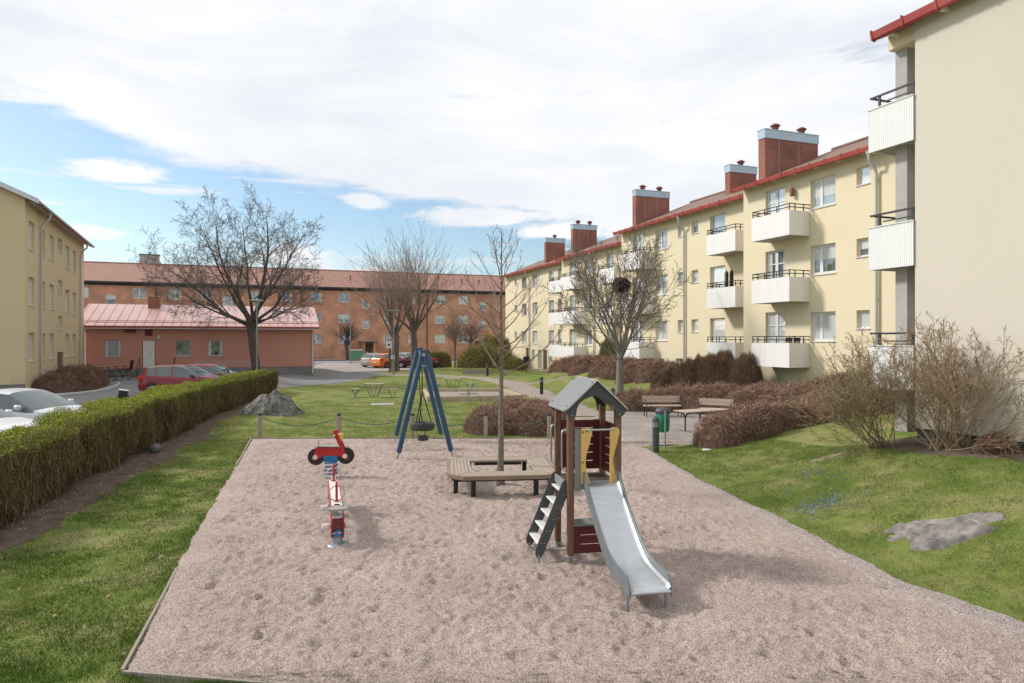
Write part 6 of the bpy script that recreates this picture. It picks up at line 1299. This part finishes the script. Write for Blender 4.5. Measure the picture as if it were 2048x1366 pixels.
# pebbles strewn over the gravel
n = 16000; y = 4.9 + 15 * rng.uniform(0, 1, n) ** 2.2; xl = np.interp(y, PIT_Y, PIT_L) + .1; xr_ = np.interp(y, YP, XP) - .1; x = xl + (xr_ - xl) * rng.uniform(0, 1, n); zz = pit_relief(x, y) + .016
o8 = np.array([(1, 0, 0), (-1, 0, 0), (0, 1, 0), (0, -1, 0), (0, 0, 1), (0, 0, -1)], float); f8 = np.array([(0, 2, 4), (2, 1, 4), (1, 3, 4), (3, 0, 4), (2, 0, 5), (1, 2, 5), (3, 1, 5), (0, 3, 5)])
sc = (.0055 * rng.uniform(.5, 1.5, (n, 1, 3))); Vp = (o8[None] * sc + np.stack([x, y, zz], 1)[:, None, :]).reshape(-1, 3); Fp = (f8[None] + (np.arange(n) * 6)[:, None, None]).reshape(-1, 3)
tag(npmesh('pebbles', Vp, Fp, mat('pebble', (.40, .32, .28), .85, (.28, .23, .2), 3, island=[(.2, .17, .15), (.42, .33, .29), (.6, .53, .48)])), 'loose pinkish pebbles on the gravel play area', 'gravel', kind='stuff')

# ------------------------------------------------------------------ rocks, ball
rock_m = mat('lichen_rock', (0.05, 0.05, 0.048), .9, (0.24, 0.235, 0.21), 4.5, 1.0, 9, detail=12, c3=(.46, .45, .40), spec=.2)
def rock(name, label, x, y, sx, sy, hf, rz=0.0, seed=1, n=64, m_=None, zoff=0):
    u = np.linspace(-1.05, 1.05, n); U, V_ = np.meshgrid(u, u); H = hf(U, V_); H = np.maximum(H, -.25)
    fac = np.round(vnoise(U, V_, .35, seed) * 2.0) * .5
    H = H + (vnoise(U, V_, .33, seed + 1) * .08 + vnoise(U, V_, .11, seed + 2) * .035 + vnoise(U, V_, .05, seed + 3) * .012 + fac * .05) * np.clip(H * 3 + .3, 0, 1) * max(.62, min(1, float(H.max()) * 1.2))
    Px = U * sx; Py = V_ * sy; q = (np.arange(n - 1)[:, None] * n + np.arange(n - 1)[None, :]).ravel()
    wx_ = x + Px * math.cos(rz) - Py * math.sin(rz); wy_ = y + Px * math.sin(rz) + Py * math.cos(rz); H = H + hz(wx_, wy_) - hz1(x, y)
    o = npmesh(name, np.stack([Px.ravel(), Py.ravel(), H.ravel()], 1), np.stack([q, q + 1, q + n + 1, q + n], 1), m_ or rock_m, smooth=False); o.location = (x, y, hz1(x, y) + zoff); o.rotation_euler.z = rz
    return tag(o, label, 'rock')
def hb_(U, V_):
    pk = np.interp(U, [-1.05, -.97, -.6, -.25, .1, .36, .46, .72, .97, 1.05], [-.3, .14, .46, .74, .90, .98, .84, .52, .34, -.3]); return pk * (1 - np.clip(np.abs(V_ + .12 * U), 0, 1.2) ** 3) - .25 * (np.abs(V_) > .95) - .12
rock('boulder', 'big angular lichen grey boulder at the end of the hedge', -9.55, 26.9, 1.18, .95, hb_, R(-6), 81, 90)
def hf_(U, V_):
    r2 = (np.abs(U) ** 2.2 + np.abs(V_ - .25 * np.sin(U * 2.5)) ** 1.8 * 1.3); return .13 * np.sign(1 - r2) * np.abs(np.clip(1 - r2, -1, 1)) ** .6 + .05 * vnoise(U, V_, .45, 91) - .06 * (U < -.45) * (V_ < .2)
rock('flat_rock', 'flat grey rock outcrop with pale lichen in the right lawn', 6.3, 10.1, .88, .60, hf_, R(-24), 85, 70, mat('flat_rock', (0.125, 0.115, 0.11), .9, (0.32, 0.29, 0.265), 4.5, 1.0, 12, detail=12, c3=(.50, .48, .43), spec=.2), -.045)
mb = MB(); mb.lathe([(.01, -.14)] + [(.14 * math.sin(a), -.14 * math.cos(a)) for a in np.linspace(.3, PI - .3, 10)] + [(.01, .14)], 18); o = mb.build('ball', mat('grey_ball', (.10, .105, .105), .7, (.14, .14, .14), 4), None, 180); o.location = (-9.72, 18.6, hz1(-9.72, 18.6) + .13); tag(o, 'grey ball lying on the soil under the hedge', 'ball')

# ------------------------------------------------------------------ cars
tyre_c = mat('car_tyre', (.02, .02, .022), .85); rim = mat('car_rim', (.45, .46, .47), .35, (.35, .36, .37), 5, metal=.7); cglass = mat('car_glass', (.05, .075, .08), .04, (.10, .13, .135), 1.0, spec=1.0); trim_b = mat('black_trim', (.015, .015, .016), .5)
def car(label, paint, loc, rz, kind='hatch', group='parked cars'):
    c = thing('parked_car', label, 'car', loc, rz, group)
    hb = dict(st=[(2.12, .34, .50, .52, 0), (2.10, .24, .56, .64, 0), (2.0, .2, .66, .76, 0), (1.75, .2, .74, .86, 0), (1.3, .2, .84, .94, 0), (.98, .2, .90, 1.00, 1), (.30, .2, .93, 1.36, 2), (.12, .2, .935, 1.44, 3), (-.33, .2, .95, 1.50, 4), (-.42, .2, .955, 1.505, 3), (-1.15, .2, .985, 1.485, 4), (-1.22, .2, .99, 1.48, 3), (-1.58, .2, 1.02, 1.43, 5), (-1.72, .2, 1.03, 1.38, 6), (-2.02, .2, .97, 1.01, 0), (-2.12, .26, .80, .86, 0), (-2.14, .34, .52, .55, 0)])
    se = dict(st=[(2.22, .34, .50, .52, 0), (2.20, .24, .56, .62, 0), (2.1, .2, .64, .74, 0), (1.8, .2, .74, .84, 0), (1.3, .2, .82, .90, 0), (1.05, .2, .86, .94, 1), (.38, .2, .89, 1.30, 2), (.2, .2, .895, 1.37, 3), (-.25, .2, .905, 1.42, 4), (-.34, .2, .91, 1.42, 3), (-.98, .2, .93, 1.38, 4), (-1.05, .2, .93, 1.36, 6), (-1.62, .2, .94, 1.00, 0), (-2.1, .2, .90, .97, 0), (-2.2, .26, .78, .84, 0), (-2.23, .34, .52, .55, 0)])
    st = (hb if kind == 'hatch' else se)['st']; W_ = .87; vs = []
    for x, zl, zb, zt, k in st:
        e = min(1, ((2.25 - abs(x)) / .5)) ** .35 if abs(x) > 1.75 else 1.0; hw = W_ * max(.80, e); g = zt - zb; tw = hw * (.97 - .36 * min(1, g / .5) * .62)
        half = [(hw * .90, zl), (hw * .99, zl + .12), (hw, .52 if zb > .6 else zb - .02), (hw * .985, zb - .05), (hw * .955, zb), (tw, zt - .05 * min(1, g * 2 + .3)), (tw * .80, zt - .008), (tw * .4, zt + .012)]
        vs += [(x, -a, b) for a, b in half] + [(x, a, b) for a, b in half[::-1]]
    m = 16; body = MB(); fb = []; fg = {}
    for i in range(len(st) - 1):
        k = st[i][4]
        for j in range(m - 1):
            f = (i * m + j, (i + 1) * m + j, (i + 1) * m + j + 1, i * m + j + 1)
            side = j in (4, 10); top = j in (5, 6, 7, 8, 9)
            if side and k in (1, 2, 3): fg.setdefault(('side_window', j, 0 if k < 3 or i < 8 else i), []).append(f)
            elif top and k in (1, 2): fg.setdefault(('windscreen', 0, 0), []).append(f)
            elif top and k == 6: fg.setdefault(('rear_window', 0, 0), []).append(f)
            else: fb.append(f)
    fb += [tuple(range(m)), tuple((len(st) - 1) * m + j for j in range(m))[::-1]]
    fb += [(i * m, i * m + m - 1, (i + 1) * m + m - 1, (i + 1) * m) for i in range(len(st) - 1)]
    body.add(vs, fb); bd = body.build('body', paint, c, 42)
    for (nm, _, _2), ff in fg.items():
        us = sorted({q for f in ff for q in f}); mp_ = {q: i for i, q in enumerate(us)}; g_ = MB(); g_.add([vs[q] for q in us], [tuple(mp_[q] for q in f) for f in ff]); g_.build(nm, cglass, c, 42)
    for x in (1.32, -1.30):
        for y in (-1, 1):
            wh = MB(); wh.tube([(x, y * (W_ - .20), .31), (x, y * (W_ + .008), .31)], .31, 22); w_ = wh.build('wheel', tyre_c, c, 30)
            r2 = MB(); r2.tube([(x, y * (W_ + .009), .31), (x, y * (W_ + .016), .31)], .20, 18); r2.build('rim', rim, w_)
            ar = MB(); ar.tube([(x + .37 * math.cos(a), y * (W_ - .005), .33 + .37 * math.sin(a)) for a in np.linspace(0, PI, 12)], .03, 6); ar.build('wheel_arch', trim_b, bd)
    fx = st[2][0] + .02; rx = st[-3][0] - .02
    for y in (-.62, .62):
        h = MB(); h.bbox((fx - .22, y - .17, .60), (fx + .04, y + .17, .73), .03); h.build('headlight', mat('lamp_glass', (.5, .54, .56), .1, (.4, .44, .46), 8), c)
        t = MB(); t.bbox((rx - .07, y * 1.14 - .13, .78), (rx + .26, y * 1.14 + .11, .97), .03); t.build('tail_light', mat('tail_red', (.55, .02, .015), .2), c)
        mr = MB(); mr.bbox((.62, y / .62 * .92 - .09, .94), (.76, y / .62 * .92 + .09, 1.08), .04); mr.build('mirror', paint, c)
    b = MB(); b.bbox((fx - .02, -.5, .36), (fx + .09, .5, .50), .02); b.build('grille', trim_b, c)
    b = MB(); b.bbox((rx - .13, -.26, .55), (rx - .07, .26, .67), .01); b.build('number_plate', white_p, c)
    for s_ in (-1, 1):
        b = MB(); b.tube([(.92, s_ * .2 - .3, .985 if kind == 'hatch' else .94), (.80, s_ * .2 + .15, 1.06 if kind == 'hatch' else 1.02)], .012, 5); b.build('wiper', trim_b, c)
        for x in (-.2, -1.0): b = MB(); b.bbox((x - .09, s_ * W_ - .02, .80), (x + .09, s_ * W_ + .018, .825), .006); b.build('door_handle', paint, bd)
    return c
def paint(n_, c): return mat(n_, c, .32, tuple(q * .94 for q in c), .6, coat=.35, metal=.1)
p_silver = paint('silver_blue_paint', (.64, .66, .71)); p_white = paint('white_car_paint', (.78, .79, .80)); p_red = paint('red_car_paint', (.24, .012, .018)); p_red2 = paint('bright_red_paint', (.38, .03, .03)); p_or = paint('orange_paint', (.70, .17, .02)); p_dr = paint('dark_red_paint', (.085, .010, .016)); p_gr = paint('grey_car_paint', (.36, .34, .32))
def gz(x, y): return hz1(x, y) + .03
car('silver blue saloon at the left edge with its windscreen above the hedge', p_silver, (-13.35, 18.6, gz(-13.3, 18.6)), R(-6), 'sedan')
car('white car nearest the camera, only its bonnet showing over the hedge', p_white, (-12.9, 15.6, gz(-12.9, 15.6)), R(-4), 'sedan')
car('dark red hatchback parked nose to the middle of the hedge', p_red, (-16.25, 34.2, gz(-16.2, 34.2)), R(-3))
car('bright red hatchback half hidden behind the dark red hatchback', p_red2, (-16.1, 37.0, gz(-16.1, 37)), R(-3))
car('silver estate car far off, left of the orange car', p_gr, (-14.3, 73.2, gz(-14, 73)), R(62))
car('orange car far off, between the silver car and the tree trunks', p_or, (-12.7, 71.2, gz(-12.7, 71)), R(55))
car('dark red saloon far off, its nose behind the left pollarded tree', p_dr, (-9.9, 70.2, gz(-10, 70)), R(176), 'sedan')
car('pale car far off behind the orange and dark red cars', p_gr, (-11.3, 76, gz(-11.3, 76)), R(60))
# ------------------------------------------------------------------ bicycles
def bicycle(label, fm, loc, rz, seatm=trim_b):
    b = thing('bicycle', label, 'bicycle', loc, rz, 'bicycles parked by the pavilion'); r_ = .33
    for x in (-.52, .52):
        mb = MB(); mb.ring((x, 0, r_), r_ - .02, .018, 'y', 28, 6); w = mb.build('wheel', tyre_c, b); mb = MB()
        for k in range(14): a = k * PI / 7; mb.tube([(x, 0, r_), (x + (r_ - .03) * math.cos(a), 0, r_ + (r_ - .03) * math.sin(a))], .0025, 3)
        mb.ring((x, 0, r_), r_ - .045, .008, 'y', 28, 4); mb.build('spokes', steel, w)
        mb = MB(); mb.tube([(x + (r_ + .03) * math.cos(a), 0, r_ + (r_ + .03) * math.sin(a)) for a in np.linspace(.4, 2.7, 12)], .014, 5); mb.build('mudguard', galv, b)
    mb = MB(); bb = (-.05, 0, .28); hd = (.36, 0, .78); hd2 = (.39, 0, .66); stp = (-.2, 0, .78)
    for p, q in ((bb, stp), (stp, hd), (bb, hd2), (bb, (-.52, 0, r_)), (stp, (-.52, 0, r_)), (hd, hd2), (hd2, (.52, 0, r_))): mb.tube([p, q], .018, 8)
    mb.build('frame', fm, b); mb = MB(); mb.tube([stp, (-.23, 0, .92)], .014, 6); mb.prism([(-.38, -.08), (-.38, .08), (-.2, .05), (-.08, .015), (-.08, -.015), (-.2, -.05)], .92, .96, 'z'); mb.build('saddle', seatm, b)
    mb = MB(); mb.tube([hd, (.34, 0, .95)], .014, 6); mb.tube([(.2, -.28, 1.0), (.36, -.16, .97), (.36, .16, .97), (.2, .28, 1.0)], .013, 6); mb.build('handlebar', steel, b)
    mb = MB(); mb.tube([(-.05, -.02, .28), (-.05, .02, .28)], .09, 14); mb.tube([(-.05, .06, .28), (.06, .06, .16), (.06, .14, .16)], .012, 5); mb.build('pedals', trim_b, b)
    mb = MB(); mb.box((-.72, -.06, .70), (-.3, .06, .715)); mb.tube([(-.68, .05, .7), (-.54, .05, .35)], .008, 4); mb.build('carrier', trim_b, b)
    return b
by_ = mat('yellow_frame', (.60, .36, .02), .4); bb_ = mat('blue_frame', (.03, .07, .28), .4); bk_ = mat('black_frame', (.02, .02, .022), .4); bw_ = mat('grey_frame', (.3, .3, .3), .4)
for lb, fm, x, y, rz in (('yellow bicycle at the near end of the row', by_, -26.9, 43.9, 165), ('blue bicycle behind the yellow one', bb_, -27.1, 44.6, 168), ('black bicycle third in the row', bk_, -27.0, 45.3, 170), ('grey bicycle fourth in the row with dark tyres', bw_, -26.9, 46.0, 167), ('black bicycle at the far end with an upright child seat', bk_, -26.7, 46.7, 172)):
    b = bicycle(lb, fm, (x, y, hz1(x, y) + .03), R(rz))
    if 'child' in lb: mb = MB(); mb.bbox((-.72, -.14, .72), (-.38, .14, .78), .02); mb.prism([(-.72, .75), (-.82, 1.35), (-.76, 1.36), (-.66, .78)], -.13, .13, 'y'); mb.build('child_seat', trim_b, b)
